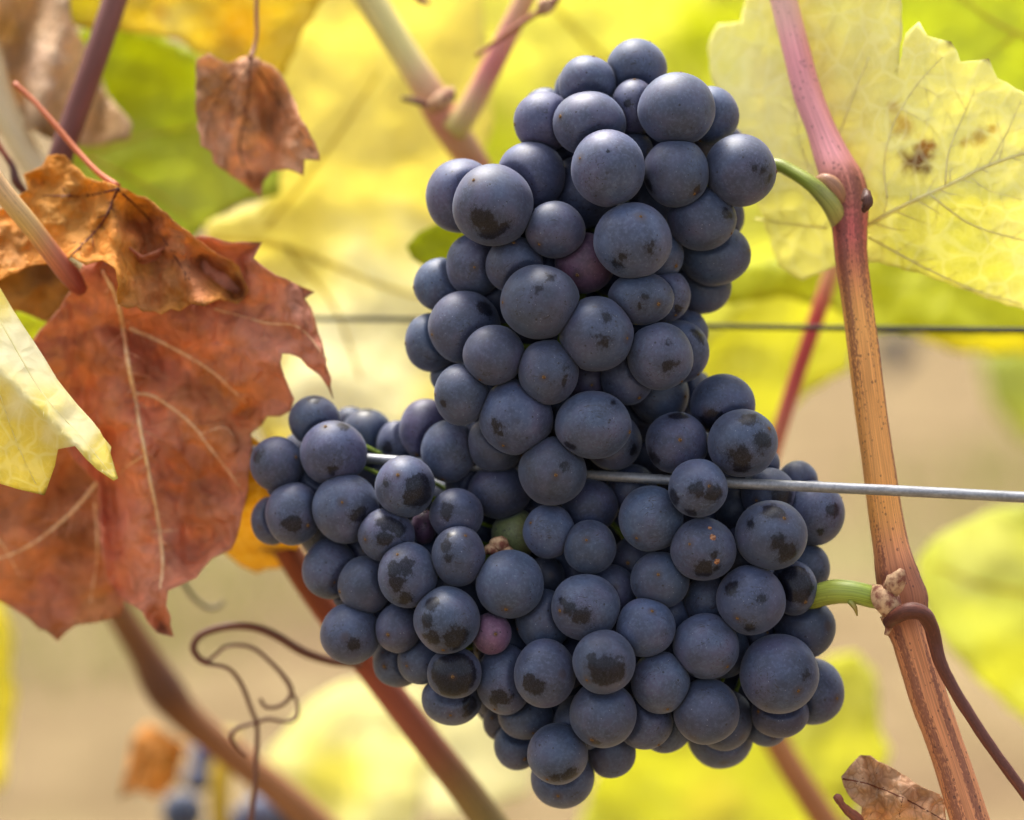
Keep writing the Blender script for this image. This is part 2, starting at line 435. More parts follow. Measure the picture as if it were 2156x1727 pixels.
def serrate(poly, step, amp, seed):
    rr = random.Random(seed); out = []; n = len(poly); ph = 0
    for i in range(n):
        a = Vector(poly[i]); b = Vector(poly[(i + 1) % n]); d = b - a; L = d.length
        k = max(1, int(L / step)); nn = Vector((d.y, -d.x)) / max(L, 1e-6)
        out.append(tuple(a))
        for q in range(1, k):
            ph += 1
            o = (0.9 if ph % 2 else -0.45) * amp * rr.uniform(0.4, 1.3)
            p = a + d * ((q + rr.uniform(-.25, .25)) / k) + nn * o
            out.append(tuple(p))
    return out

def leaf(name, label, poly, mat, base, depth, cat='leaf', group=None, grid=14, step=26, amp=3.5, seed=1, wr=2.0, wf=90.0,
         edge=0.0, edge_w=60.0, blobs=(), veins=(), vein_mat=None, vein_side=-1, parts=(), thick=0.00028, blade='blade', folds=(), branch=0, branch_mat=None):
    """a leaf blade cut to its outline, bent by depth(x, y) in mm, crumpled, with raised veins"""
    sgn = sum(poly[i][0] * poly[(i + 1) % len(poly)][1] - poly[(i + 1) % len(poly)][0] * poly[i][1] for i in range(len(poly)))
    if sgn < 0: poly = poly[::-1]
    pol = serrate(poly, step, amp, seed) if amp else poly
    X = np.array(pol); x0, y0 = X.min(0); x1, y1 = X.max(0)
    rr = random.Random(seed); gx, gy = [], []
    row = 0; y = y0
    while y < y1:
        x = x0 + (grid / 2 if row % 2 else 0)
        while x < x1:
            gx.append(x + rr.uniform(-.15, .15) * grid); gy.append(y + rr.uniform(-.15, .15) * grid); x += grid
        y += grid * 0.87; row += 1
    gx, gy = np.array(gx), np.array(gy)
    ok = inside(gx, gy, pol) & (edge_dist(gx, gy, pol) > grid * 0.5)
    pts = [Vector(p) for p in pol] + [Vector((a, b)) for a, b in zip(gx[ok], gy[ok])]
    nb = len(pol)
    v2, _, fc, *_ = delaunay_2d_cdt(pts, [(i, (i + 1) % nb) for i in range(nb)], [list(range(nb))], 1, 1e-5)
    px = np.array([v[0] for v in v2]); py = np.array([v[1] for v in v2])
    ed = edge_dist(px, py, pol)
    def dep(x, y, e=None):
        d = depth(x, y)
        nv = Vector((x / wf, y / wf, seed * 3.7))
        d += wr * (mnoise.noise(nv) + 0.45 * mnoise.noise(nv * 2.3) + 0.2 * mnoise.noise(nv * 5.1))
        for (ax, ay, bx, by, wd, h) in folds:
            vx, vy = bx - ax, by - ay; l = math.hypot(vx, vy)
            t = max(0, min(1, ((x - ax) * vx + (y - ay) * vy) / l / l)); q = math.hypot(x - ax - t * vx, y - ay - t * vy)
            d += h * math.exp(-(q / wd) ** 2)
        if edge and e is not None:
            d += edge * max(0.0, 1 - e / edge_w) ** 2 * (0.4 + mnoise.noise(Vector((x / 120, y / 120, seed * 1.9))))
        return d / 1000.0
    V = [at(x, y, dep(x, y, e)) for x, y, e in zip(px, py, ed)]
    F = [tuple(f) for f in fc]
    CO = np.tile(np.array(base, float), (len(V), 1))
    for (bx, by, br, bc, bs) in blobs:
        q = np.hypot(px - bx, py - by)
        jit = np.array([mnoise.noise(Vector((x / (br * .55), y / (br * .55), 9.1))) for x, y in zip(px, py)])
        k = np.clip(1.25 - q / br + jit * 0.55, 0, 1); k = (k * k * (3 - 2 * k)) * bs
        CO = CO * (1 - k[:, None]) + np.array(bc)[None, :] * k[:, None]
    cx, cy = poly[0]
    root = empty(name, at(cx, cy, dep(cx, cy)), label, cat, group)
    o = mesh_obj(blade, V, F, mat, root)
    add_attrs(o, None, [tuple(c) for c in CO])
    sm = o.modifiers.new('thickness', 'SOLIDIFY'); sm.thickness = thick; sm.offset = 0
    vl = list(veins)
    if branch:
        rb = random.Random(seed + 5)
        for vn in veins:
            R = catmull(np.array(vn[0], float), 8); seg_ = np.hypot(*np.diff(R, axis=0).T); L = np.concatenate([[0], np.cumsum(seg_)])
            if L[-1] < 90: continue
            p_ = 22.0; sd_ = 1
            while p_ < L[-1] - 8:
                i = min(int(np.searchsorted(L, p_)), len(R) - 2); t = R[i + 1] - R[max(i - 1, 0)]; t /= np.linalg.norm(t) + 1e-9
                an = sd_ * rb.uniform(.75, 1.15); ca, sa = math.cos(an), math.sin(an)
                d_ = np.array([t[0] * ca - t[1] * sa, t[0] * sa + t[1] * ca]); ln = branch * rb.uniform(.5, 1.1) * (1 - .4 * p_ / L[-1])
                pts_ = [R[i]]; cur = R[i].copy(); ok_ = True
                for q_ in range(4):
                    d_ = d_ + t * 0.10 + np.array([rb.uniform(-.16, .16), rb.uniform(-.16, .16)]); d_ /= np.linalg.norm(d_)
                    cur = cur + d_ * ln / 4
                    if not inside(np.array([cur[0]]), np.array([cur[1]]), pol)[0]: break
                    pts_.append(cur.copy())
                if len(pts_) > 2: vl.append((pts_, max(1.9, vn[1] * .46), 1.0, branch_mat or vein_mat))
                sd_ = -sd_; p_ += branch * rb.uniform(.22, .38)
    for vn in vl:
        pth, w0, w1 = vn[0], vn[1], vn[2]
        R = catmull(np.array(pth, float), 7); n = len(R)
        rows = []
        for i, (x, y) in enumerate(R):
            t = i / (n - 1); wv = w0 * (1 - t) + w1 * t
            rows.append((x, y, dep(x, y, edge_dist(np.array([x]), np.array([y]), pol)[0]) + vein_side * 0.22 * wv * PX, wv, *((0.92, 0.86, 0.52) if vein_mat is M['vein_yellow'] else (0.74, 0.62, 0.12))))
        g = tube_geo(rows, seg=6, sub=1)
        vo = mesh_obj('vein', g[0], g[1], vn[3] if len(vn) > 3 else vein_mat, root); add_attrs(vo, g[2], g[3])
    for (pn, rows, pm, kw) in parts:
        tube(pn, rows, pm, root, **kw)
    return root

# colours of pigment
YEL = (0.86, 0.75, 0.20); YGR = (0.66, 0.68, 0.035); PALE = (0.82, 0.74, 0.24); GRN = (0.26, 0.36, 0.03)
GOLD = (0.72, 0.46, 0.04); WHT = (0.86, 0.80, 0.44); RUS = (0.70, 0.275, 0.165); ORA = (0.72, 0.31, 0.06)
BRN = (0.33, 0.14, 0.06); DBR = (0.14, 0.05, 0.025); BEI = (0.72, 0.52, 0.34)

GY = 'yellow vine leaves behind the grapes'; GD = 'withered brown vine leaves'

# --- right: pale leaf with fine veins just behind the cane
def d_p1(x, y): return 16 + max(0, (1950 - x)) * 0.08 + max(0, y - 420) * 0.05
leaf('vine_leaf', 'large pale yellow leaf with a rusty spot, spread behind the upright cane at upper right',
     [(1760, 560), (1690, 590), (1640, 560), (1600, 440), (1560, 330), (1530, 230), (1500, 170), (1490, 100), (1512, 50), (1560, 45), (1578, -30), (1600, -120), (1660, -150), (1735, -210), (1800, -160), (1885, -120),
      (1896, -30), (1900, 60), (1888, 165), (1908, 70), (1935, 46), (1952, 75), (2002, 88), (2022, 130), (2050, 128), (2082, 124), (2100, 165), (2160, 196), (2260, 260), (2260, 720),
      (2156, 652), (2060, 622), (1950, 580), (1850, 552)],
     M['yellow_near'], (0.90, 0.86, 0.34), d_p1, group=None, grid=9, step=20, amp=2.5, seed=3, wr=1.3, wf=70,
     blobs=[(1930, 340, 34, (0.16, 0.045, 0.01), 1.0), (1950, 310, 22, (0.40, 0.16, 0.02), .9), (1900, 265, 26, (0.52, 0.33, 0.05), .8), (1882, 225, 16, (0.50, 0.33, 0.06), .9),
            (2060, 290, 20, (0.55, 0.36, 0.06), .7), (2090, 272, 12, (0.55, 0.34, 0.06), .8), (2030, 300, 12, (0.58, 0.4, 0.08), .7),
            (2083, 126, 8, (0.08, 0.03, 0.01), 1), (2003, 90, 7, (0.08, 0.03, 0.01), 1), (1780, 150, 150, (0.80, 0.73, 0.30), .6), (2000, 520, 160, (0.74, 0.73, 0.16), .8), (1600, 250, 150, (0.88, 0.82, 0.46), .7)],  # the last blob lifts the dim left side by colour in place of light
     veins=[([(1815, 480), (1905, 432), (2000, 388), (2090, 345), (2200, 310)], 9, 6), ([(1990, 390), (1998, 320), (2030, 240), (2052, 190)], 5, 2.5),
            ([(1868, 418), (1862, 350), (1880, 265), (1930, 180), (1985, 120)], 5, 2.5), ([(1955, 408), (2040, 470), (2130, 500), (2220, 520)], 5, 3),
            ([(2080, 350), (2120, 280), (2150, 210)], 4, 2), ([(1830, 500), (1940, 560), (2050, 610), (2150, 640)], 6, 3), ([(1780, 390), (1760, 320), (1790, 220), (1830, 120)], 5, 3),
            ([(1930, 180), (1970, 200), (2000, 250)], 2.5, 1.5), ([(1900, 230), (1950, 260), (1985, 300)], 2.5, 1.5), ([(2040, 370), (2080, 400), (2150, 420)], 3, 2), ([(1740, 480), (1650, 470), (1590, 460)], 5, 3), ([(1750, 440), (1690, 320), (1670, 200)], 5, 2)],
     vein_mat=M['vein_yellow'], branch=90)
leaf('vine_leaf', 'lime yellow leaf at the top right corner behind the pale spotted leaf',
     [(1850, 220), (1800, -40), (2290, -40), (2290, 330), (2080, 300)], M['green'], (0.68, 0.75, 0.08), lambda x, y: 105 + (2156 - x) * 0.03, group=GY, grid=26, seed=5, wr=5, wf=200,
     veins=[([(2280, 120), (2120, 60), (2000, -20)], 10, 5), ([(2140, 70), (2060, 140)], 6, 3)], vein_mat=M['vein_gold'])
leaf('vine_leaf', 'olive yellow leaf edge below the pale leaf, crossed by the dark wire at right',
     [(1470, 630), (1540, 560), (1660, 540), (1800, 530), (2000, 540), (2290, 640), (2290, 730), (2150, 705), (1960, 705), (1830, 700), (1760, 650), (1640, 625), (1540, 640)],
     M['green'], (0.62, 0.65, 0.045), lambda x, y: 120 - (y - 560) * 0.05, group=GY, grid=22, seed=6, wr=4, wf=150)
leaf('vine_leaf', 'bright yellow leaf behind the red stem and under the dark wire',
     [(1500, 560), (1800, 560), (1800, 700), (1790, 780), (1745, 800), (1700, 828), (1655, 875), (1560, 1010), (1440, 1000), (1400, 700)],
     M['yellow'], (0.76, 0.75, 0.11), lambda x, y: 190, group=GY, grid=26, seed=7, wr=6, wf=180)
leaf('vine_leaf', 'small yellow leaf hanging below the dark wire near the right edge',
     [(1900, 640), (2290, 640), (2290, 760), (2120, 745), (2010, 742), (1940, 715)], M['yellow'], (0.78, 0.70, 0.04), lambda x, y: 210, group=GY, grid=26, seed=8, wr=6, wf=150)
# --- top middle: big glowing leaves
leaf('vine_leaf', 'broad lemon yellow leaf behind the forked cane and the upper bunch',
     [(1010, 940), (880, 900), (850, 700), (830, 420), (900, 200), (880, -60), (940, -230), (1240, -340), (1520, -260), (1640, -60), (1660, 240), (1640, 560), (1520, 700), (1300, 900)],
     M['yellow'], (0.76, 0.77, 0.20), lambda x, y: 175 + 0.02 * (y - 300), group=GY, grid=28, seed=9, wr=9, wf=240,
     blobs=[(1160, 60, 190, (0.80, 0.76, 0.24), .7), (1000, 330, 150, (0.58, 0.64, 0.04), .9), (1500, 80, 120, (0.56, 0.62, 0.03), .9), (1420, 480, 120, (0.72, 0.70, 0.10), .7)],
     veins=[([(1500, 300), (1250, 100), (1120, -40)], 14, 7), ([(1500, 320), (1200, 480), (900, 640)], 14, 6)], vein_mat=M['vein_gold'])
leaf('vine_leaf', 'wide butter yellow leaf filling the space between hanging dry leaf and grapes',
     [(430, 470), (560, 420), (620, 300), (560, 100), (620, -60), (660, -190), (820, -270), (980, -180), (1010, -60), (1040, 250), (990, 420), (960, 600), (980, 960), (760, 960), (560, 930), (500, 800), (540, 620), (440, 540)],
     M['yellow'], (0.88, 0.79, 0.28), lambda x, y: 120 + 0.03 * (x - 430), group=GY, grid=24, seed=10, wr=7, wf=220,
     blobs=[(760, 760, 260, (0.92, 0.89, 0.70), .98), (900, 600, 160, (0.90, 0.86, 0.60), .8), (620, 500, 120, (0.86, 0.76, 0.20), .6)],  # cream blobs: blown-out sunlight put into the leaf colour
     veins=[([(430, 500), (600, 520), (800, 600), (950, 640)], 12, 6), ([(560, 480), (680, 330), (800, 150)], 9, 5), ([(600, 520), (700, 640), (760, 800)], 9, 4)], vein_mat=M['vein_gold'])
leaf('vine_leaf', 'golden yellow leaf with an orange stain above the green leaf at upper left',
     [(120, 40), (140, -60), (720, -60), (640, 60), (600, 160), (520, 170), (440, 130), (370, 80), (260, 66), (190, 62)],
     M['yellow'], (0.78, 0.60, 0.075), lambda x, y: 95, group=GY, grid=20, seed=12, wr=5, wf=130,
     blobs=[(500, 60, 80, (0.66, 0.40, 0.03), .9), (345, 30, 26, (0.50, 0.25, 0.03), .8), (180, 0, 80, (0.70, 0.62, 0.05), .8), (370, 50, 50, (0.85, 0.72, 0.25), .8)])
leaf('vine_leaf', 'green vine leaf behind the dark reddish cane at upper left',
     [(140, 340), (100, 240), (130, 80), (210, 50), (300, 60), (410, 110), (520, 180), (590, 330), (590, 410), (520, 425), (440, 465), (410, 500), (380, 560), (250, 500)],
     M['green'], (0.44, 0.52, 0.06), lambda x, y: 120 - 0.02 * (y - 200), group='green vine leaves', grid=20, seed=13, wr=6, wf=170,
     blobs=[(300, 140, 160, (0.38, 0.42, 0.012), .8), (420, 400, 120, (0.54, 0.60, 0.14), .7)],
     veins=[([(180, 330), (330, 280), (520, 260)], 8, 3), ([(180, 330), (320, 400), (420, 480)], 8, 3)], vein_mat=M['vein_gold'])
leaf('vine_leaf', 'small olive green leaf tip showing at the left of the upper bunch',
     [(855, 520), (880, 490), (935, 465), (1000, 480), (1010, 560), (930, 570), (895, 562), (868, 545)], M['green'], (0.42, 0.48, 0.02), lambda x, y: 75, group='green vine leaves', grid=14, seed=14, wr=2)
leaf('withered_leaf', 'pale beige withered leaf in the top left corner behind the reddish cane',
     [(60, -60), (135, -60), (150, 40), (190, 120), (225, 200), (278, 262), (272, 292), (180, 310), (120, 300), (60, 270), (-60, 290), (-60, -60)],
     M['brown'], BEI, lambda x, y: 95 + 14 * math.sin(x / 33.0 + y / 120.0), group=GD, grid=14, seed=15, wr=5, wf=80, amp=2,
     blobs=[(60, 130, 60, (0.72, 0.55, 0.42), .8), (130, 200, 50, (0.66, 0.46, 0.30), .7), (240, 270, 50, (0.42, 0.26, 0.10), .7), (30, 40, 70, (0.58, 0.36, 0.15), .6), (100, 280, 40, (0.25, 0.14, 0.05), .8)])
# --- bottom and far leaves
leaf('vine_leaf', 'cream yellow leaf low in the background left of the thick sloping cane',
     [(555, 1600), (620, 1520), (660, 1470), (730, 1435), (810, 1425), (900, 1450), (930, 1560), (890, 1650), (870, 1780), (700, 1780), (620, 1680)],
     M['yellow'], (0.90, 0.87, 0.50), lambda x, y: 250, group=GY, grid=30, seed=16, wr=10, wf=200, blobs=[(800, 1480, 120, (0.88, 0.84, 0.55), .8), (690, 1640, 90, (0.80, 0.76, 0.12), .7)])
leaf('vine_leaf', 'cream yellow leaf showing below the lower bunch beside the thick sloping cane',
     [(900, 1480), (1060, 1470), (1130, 1560), (1120, 1660), (1010, 1720), (900, 1720), (880, 1600)],
     M['yellow'], (0.91, 0.88, 0.62), lambda x, y: 280, group=GY, grid=30, seed=17, wr=10, wf=200)
leaf('vine_leaf', 'acid yellow leaf under the lower bunch at the bottom edge',
     [(1200, 1800), (1250, 1640), (1300, 1540), (1500, 1420), (1640, 1420), (1760, 1480), (1840, 1620), (1800, 1720), (1720, 1800)],
     M['yellow'], (0.66, 0.67, 0.10), lambda x, y: 270, group=GY, grid=30, seed=18, wr=10, wf=220, blobs=[(1500, 1700, 90, (0.60, 0.52, 0.12), .6), (1290, 1650, 90, (0.66, 0.66, 0.07), .6)])
leaf('vine_leaf', 'rounded yellow leaf lobe to the right of the lower bunch behind the papery dry leaf',
     [(1660, 1640), (1690, 1460), (1740, 1385), (1800, 1372), (1842, 1412), (1850, 1480), (1852, 1530), (1875, 1580), (1850, 1640), (1780, 1680)],
     M['yellow'], (0.68, 0.68, 0.13), lambda x, y: 225, group=GY, grid=26, seed=19, wr=7, wf=160)
leaf('vine_leaf', 'large lime yellow leaf at the right edge behind the brown tendril',
     [(1930, 1180), (1960, 1140), (2020, 1105), (2080, 1075), (2150, 1062), (2290, 1030), (2290, 1590), (2160, 1520), (2080, 1450), (2010, 1380), (1960, 1310), (1935, 1250)],
     M['yellow'], (0.62, 0.66, 0.20), lambda x, y: 185 + (y - 1200) * 0.04, group=GY, grid=26, seed=20, wr=7, wf=200,
     blobs=[(2060, 1150, 110, (0.70, 0.72, 0.34), .7), (2100, 1420, 130, (0.62, 0.62, 0.06), .7)], veins=[([(2280, 1260), (2100, 1240), (1960, 1190)], 12, 5)], vein_mat=M['vein_gold'])
leaf('vine_leaf', 'soft green leaf far behind at the right edge between wire and lime leaf',
     [(2060, 740), (2290, 700), (2290, 960), (2160, 930), (2090, 860)], M['green'], (0.50, 0.55, 0.14), lambda x, y: 600, group='green vine leaves', grid=40, seed=21, wr=12, wf=200)
leaf('vine_leaf', 'yellow leaf margin at the left edge below the rust red leaves',
     [(-60, 1240), (0, 1270), (28, 1330), (22, 1400), (34, 1480), (18, 1560), (6, 1660), (-60, 1680)], M['yellow'], (0.80, 0.70, 0.08), lambda x, y: 230, group=GY, grid=26, seed=22, wr=5)
leaf('withered_leaf', 'small amber leaf corner between the rust red leaf and the lower bunch',
     [(470, 1160), (478, 950), (512, 906), (545, 930), (566, 1000), (640, 1120), (622, 1180), (596, 1195), (560, 1198), (540, 1206), (505, 1190)], M['yellow'], (0.50, 0.26, 0.02), lambda x, y: 40 if y < 1060 else 40 + (y - 1060) * 0.3, group=GD, grid=14, seed=23, wr=3)
leaf('withered_leaf', 'blurred orange withered leaf hanging above the distant bunch at lower left',
     [(372, 1556), (310, 1522), (278, 1556), (268, 1620), (252, 1682), (290, 1664), (336, 1680), (370, 1650), (392, 1560)], M['brown'], (0.66, 0.28, 0.06), lambda x, y: 215 + (x - 300) * 0.3, group=GD, grid=12, seed=24, wr=14, wf=60)

# --- left: rust red and orange withered leaves
def d_r1(x, y): return 34 + 0.012 * (y - 600) - 0.012 * (x - 350) + 9 * math.exp(-((x - 212) / 40.0) ** 2) * (1 if y > 900 else 0)
leaf('withered_leaf', 'large rust red leaf with pale veins, its tip pointing down, left of the bunches',
     [(190, 525), (235, 500), (300, 540), (400, 500), (425, 497), (490, 512), (551, 511), (533, 544), (580, 580), (625, 600), (662, 615), (641, 629), (655, 650), (662, 672), (684, 748), (702, 841),
      (690, 815), (673, 790), (634, 755), (612, 745), (594, 744), (590, 765), (596, 787), (619, 841), (612, 865), (590, 877), (562, 877), (551, 895), (529, 913), (522, 1029), (504, 1108), (486, 1157), (446, 1175),
      (414, 1215), (378, 1232), (353, 1243), (349, 1276), (365, 1341), (331, 1333), (299, 1287), (252, 1258), (223, 1211), (212, 1139), (209, 1021), (150, 960), (90, 850), (68, 719), (108, 672), (155, 607)],
     M['russet'], RUS, d_r1, group=GD, grid=8, step=22, amp=3.0, seed=31, wr=4.8, wf=85, edge=-12, edge_w=46,
     folds=[(225, 600, 345, 1240, 60, -5), (250, 690, 520, 860, 34, 4.5), (290, 830, 480, 1040, 30, 4), (330, 640, 560, 760, 40, -4), (360, 900, 500, 1100, 30, -3.5), (345, 950, 420, 1190, 24, 3.5), (170, 640, 180, 900, 30, 4), (230, 1000, 260, 1250, 24, 5), (600, 640, 690, 830, 30, -4)],
     blobs=[(330, 720, 120, (0.46, 0.14, 0.075), .7), (460, 880, 120, (0.62, 0.25, 0.09), .7), (300, 1150, 130, (0.70, 0.30, 0.20), .7), (560, 650, 120, (0.72, 0.33, 0.22), .8), (120, 800, 70, (0.48, 0.20, 0.09), .7),
            (345, 1330, 24, (0.20, 0.06, 0.025), .8), (697, 830, 22, (0.20, 0.07, 0.03), .8), (400, 1000, 90, (0.52, 0.17, 0.07), .7), (240, 1080, 60, (0.58, 0.2, 0.15), .6), (430, 1120, 60, (0.72, 0.33, 0.2), .6)],
     veins=[([(218, 570), (250, 640), (266, 740), (288, 860), (310, 980), (332, 1090), (343, 1180), (338, 1240)], 12, 6), ([(272, 690), (360, 730), (450, 785), (520, 850)], 9, 4), ([(285, 828), (330, 838), (400, 890), (440, 940), (480, 990), (512, 1035)], 8, 3),
            ([(450, 650), (560, 680), (630, 690), (690, 760)], 5, 3), ([(300, 960), (260, 990), (240, 1030)], 4, 2), ([(325, 1120), (380, 1120), (400, 1165)], 4, 2), ([(420, 915), (470, 900), (495, 920)], 3, 2)],
     vein_mat=M['vein_pale'], branch=95, branch_mat=M['vein_rust'])
leaf('withered_leaf', 'darker rust red leaf at the lower left under the folded yellow leaf',
     [(100, 930), (150, 935), (215, 1000), (225, 1120), (235, 1200), (262, 1262), (256, 1296), (205, 1310), (160, 1316), (140, 1330), (122, 1350), (60, 1302), (0, 1266), (-70, 1230), (-150, 1190), (-220, 1085), (-165, 990), (-70, 950)],
     M['russet'], (0.52, 0.20, 0.10), lambda x, y: 52 + 0.02 * (x - 100), group=GD, grid=11, seed=32, wr=4.5, wf=110, edge=-6,
     blobs=[(40, 1180, 90, (0.60, 0.24, 0.11), .8), (160, 1130, 60, (0.30, 0.10, 0.04), .8), (190, 1280, 60, (0.60, 0.28, 0.10), .7), (110, 1260, 70, (0.62, 0.22, 0.14), .6)],
     veins=[([(210, 1010), (150, 1080), (60, 1150), (-40, 1190)], 8, 4), ([(200, 1060), (205, 1160), (190, 1270)], 6, 3), ([(-40, 1120), (0, 1140), (40, 1210)], 5, 3)], vein_mat=M['vein_pale'], branch=80, branch_mat=M['vein_rust'])
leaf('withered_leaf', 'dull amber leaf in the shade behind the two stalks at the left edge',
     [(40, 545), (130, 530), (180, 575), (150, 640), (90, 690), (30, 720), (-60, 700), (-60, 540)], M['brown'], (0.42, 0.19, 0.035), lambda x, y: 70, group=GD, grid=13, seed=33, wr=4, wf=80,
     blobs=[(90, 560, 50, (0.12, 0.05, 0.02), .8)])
def d_o1(x, y):
    ridge = 392 + max(0, x - 248) * 0.66
    return 30 - 0.045 * max(0, y - ridge) + 0.02 * max(0, 248 - x)
leaf('withered_leaf', 'curled orange brown leaf with a crumpled edge lying over the rust red leaf',
     [(248, 392), (324, 428), (382, 479), (443, 526), (504, 562), (524, 612), (500, 640), (462, 630), (430, 645), (400, 640), (378, 655), (360, 650), (340, 662), (324, 655), (300, 656), (288, 645), (268, 650), (248, 640),
      (250, 600), (243, 566), (216, 548), (180, 558), (150, 540), (110, 556), (60, 560), (0, 590), (-60, 610), (-60, 460), (20, 432), (60, 400), (50, 367), (90, 349), (101, 328), (137, 328), (180, 374)],
     M['brown'], ORA, d_o1, group=GD, grid=8, step=18, amp=3, seed=34, wr=4.2, wf=52, edge=-8, edge_w=45,
     folds=[(250, 400, 240, 600, 22, -5), (248, 400, 150, 540, 22, -3), (300, 470, 330, 640, 22, 4), (380, 520, 420, 640, 24, -5), (430, 560, 500, 620, 20, 5)],
     blobs=[(330, 500, 90, (0.52, 0.19, 0.08), .9), (420, 570, 80, (0.54, 0.21, 0.10), .9), (505, 610, 36, (0.22, 0.06, 0.03), .8), (130, 450, 90, (0.76, 0.38, 0.09), .7), (320, 620, 60, (0.66, 0.30, 0.13), .7), (110, 350, 50, (0.66, 0.25, 0.03), .7), (20, 520, 60, (0.50, 0.24, 0.08), .7)],
     veins=[([(248, 398), (215, 470), (150, 540)], 8, 4), ([(248, 398), (180, 412), (90, 412)], 6, 3), ([(250, 400), (320, 470), (400, 590)], 5, 3)], vein_mat=M['vein_brown'], branch=60,
     parts=[('stalk', P([(30, 176, 42, 13), (70, 212, 40, 11), (115, 262, 37, 13), (160, 315, 34, 13), (205, 362, 30, 12), (248, 394, 27, 17)], S(176, 92, 50)), M['tendril'], dict(seg=8))])
leaf('vine_leaf', 'tiny lime green leaf tip showing between the folded yellow leaf and the rust red leaf',
     [(30, 655), (62, 664), (100, 680), (112, 700), (92, 735), (66, 730), (40, 700)], M['green'], (0.55, 0.62, 0.06), lambda x, y: 46, group='green vine leaves', grid=9, step=14, amp=1.5, seed=38, wr=1.5)
# folded yellow leaf reaching in from the left edge
def d_f1(x, y):
    f = y - (783 + x * 0.98)
    return -8 + (0.05 * f if f > 0 else -0.09 * f)
leaf('vine_leaf', 'folded butter yellow leaf reaching in from the left edge over the rust red leaf',
     [(-250, 930), (-280, 800), (-235, 720), (-270, 600), (-170, 560), (-90, 470), (0, 607), (25, 650), (72, 722), (119, 798), (160, 850), (209, 906), (216, 920), (234, 942), (232, 955), (248, 1008), (240, 1012), (205, 989), (180, 965), (158, 939), (122, 946), (115, 982), (94, 1043), (40, 1030), (0, 1018), (-60, 1000), (-130, 1020), (-190, 985)],
     M['yellow_near'], (0.82, 0.70, 0.16), d_f1, group=GY, grid=9, step=30, amp=1.2, seed=35, wr=1.0, wf=80,
     blobs=[(50, 740, 120, (0.92, 0.88, 0.64), .95), (160, 885, 70, (0.92, 0.87, 0.60), .9), (94, 1040, 8, (0.1, 0.04, 0.02), 1)],  # pale blobs: sunlight on the upper half painted into the colour
     veins=[([(-20, 640), (30, 730), (90, 830), (170, 920), (235, 1000)], 5, 2.5), ([(0, 830), (35, 930), (80, 1030)], 3, 2)], vein_mat=M['vein_yellow'], branch=55)
# hanging dry leaf
leaf('withered_leaf', 'small dry brown leaf hanging by its thin stalk in front of yellow leaves',
     [(527, 118), (572, 138), (598, 169), (616, 205), (634, 252), (662, 299), (674, 338), (640, 336), (638, 370), (605, 356), (572, 360), (554, 382), (549, 414), (504, 382), (450, 342), (446, 320), (423, 306), (412, 216), (414, 126), (439, 112), (458, 124), (479, 133)],
     M['brown'], (0.72, 0.40, 0.23), lambda x, y: 48 + 9 * math.cos((x - 540 + (y - 120) * 0.12) / 42.0) * (0.4 + (y - 110) / 400.0), group=GD, grid=7, step=16, amp=2.2, seed=36, wr=4.0, wf=60, edge=-6, edge_w=40,
     folds=[(530, 125, 470, 350, 16, -4), (560, 160, 570, 350, 18, 4)],
     blobs=[(590, 250, 60, (0.52, 0.24, 0.12), .8), (500, 280, 50, (0.74, 0.46, 0.30), .7), (540, 380, 30, (0.34, 0.13, 0.05), .8), (440, 180, 40, (0.45, 0.22, 0.07), .7)],
     veins=[([(527, 122), (520, 220), (505, 320), (545, 405)], 6, 2), ([(527, 122), (590, 220), (660, 320)], 5, 2), ([(527, 122), (460, 200), (430, 290)], 5, 2)], vein_mat=M['vein_brown'], branch=60,
     parts=[('stalk', P([(541, -30, 52, 8), (540, 30, 51, 9), (541, 70, 50, 8), (536, 98, 49, 9), (527, 122, 47, 12)], S(150, 100, 70)), M['tendril'], dict(seg=8))])
# papery leaf at the bottom right
leaf('withered_leaf', 'papery light brown dead leaf with net veins at the bottom right beside the cane',
     [(1812, 1590), (1833, 1592), (1850, 1604), (1885, 1620), (1920, 1645), (1952, 1662), (1980, 1674), (1990, 1692), (1992, 1760), (1940, 1800), (1800, 1800), (1812, 1740), (1815, 1700), (1794, 1683), (1777, 1655), (1772, 1636), (1790, 1612)],
     M['papery'], (0.82, 0.49, 0.27), lambda x, y: 6 + 0.06 * abs((y - 1640) - (x - 1780) * 0.42) - 0.02 * (x - 1780), group=GD, grid=5, step=14, amp=1.2, seed=37, wr=1.8, wf=40, edge=-3, edge_w=22,
     folds=[(1825, 1595, 1860, 1740, 12, 2.2), (1900, 1660, 1880, 1760, 14, -2)],
     blobs=[(1850, 1640, 30, (0.58, 0.30, 0.16), .8), (1800, 1650, 26, (0.86, 0.60, 0.42), .8), (1930, 1690, 40, (0.66, 0.36, 0.2), .7), (1860, 1710, 30, (0.5, 0.24, 0.12), .6)],
     veins=[([(1774, 1640), (1830, 1652), (1900, 1680), (1960, 1712), (1990, 1730)], 4, 3), ([(1830, 1652), (1850, 1620), (1848, 1604)], 2, 1.2), ([(1850, 1660), (1840, 1700), (1820, 1740)], 2.4, 1.4), ([(1900, 1680), (1930, 1660), (1950, 1664)], 2, 1.2), ([(1900, 1682), (1890, 1730), (1870, 1780)], 2.4, 1.4), ([(1800, 1646), (1796, 1625), (1812, 1604)], 2, 1)],
     vein_mat=M['vein_brown'], branch=40,
     parts=[('stalk', P([(1757, 1676, 0, 12), (1764, 1682, 0, 19), (1772, 1694, 0, 15), (1786, 1708, 1, 20), (1805, 1726, 2, 22), (1835, 1770, 3, 22)], S(140, 80, 60)), M['tendril'], dict(seg=10, rough=.25))])

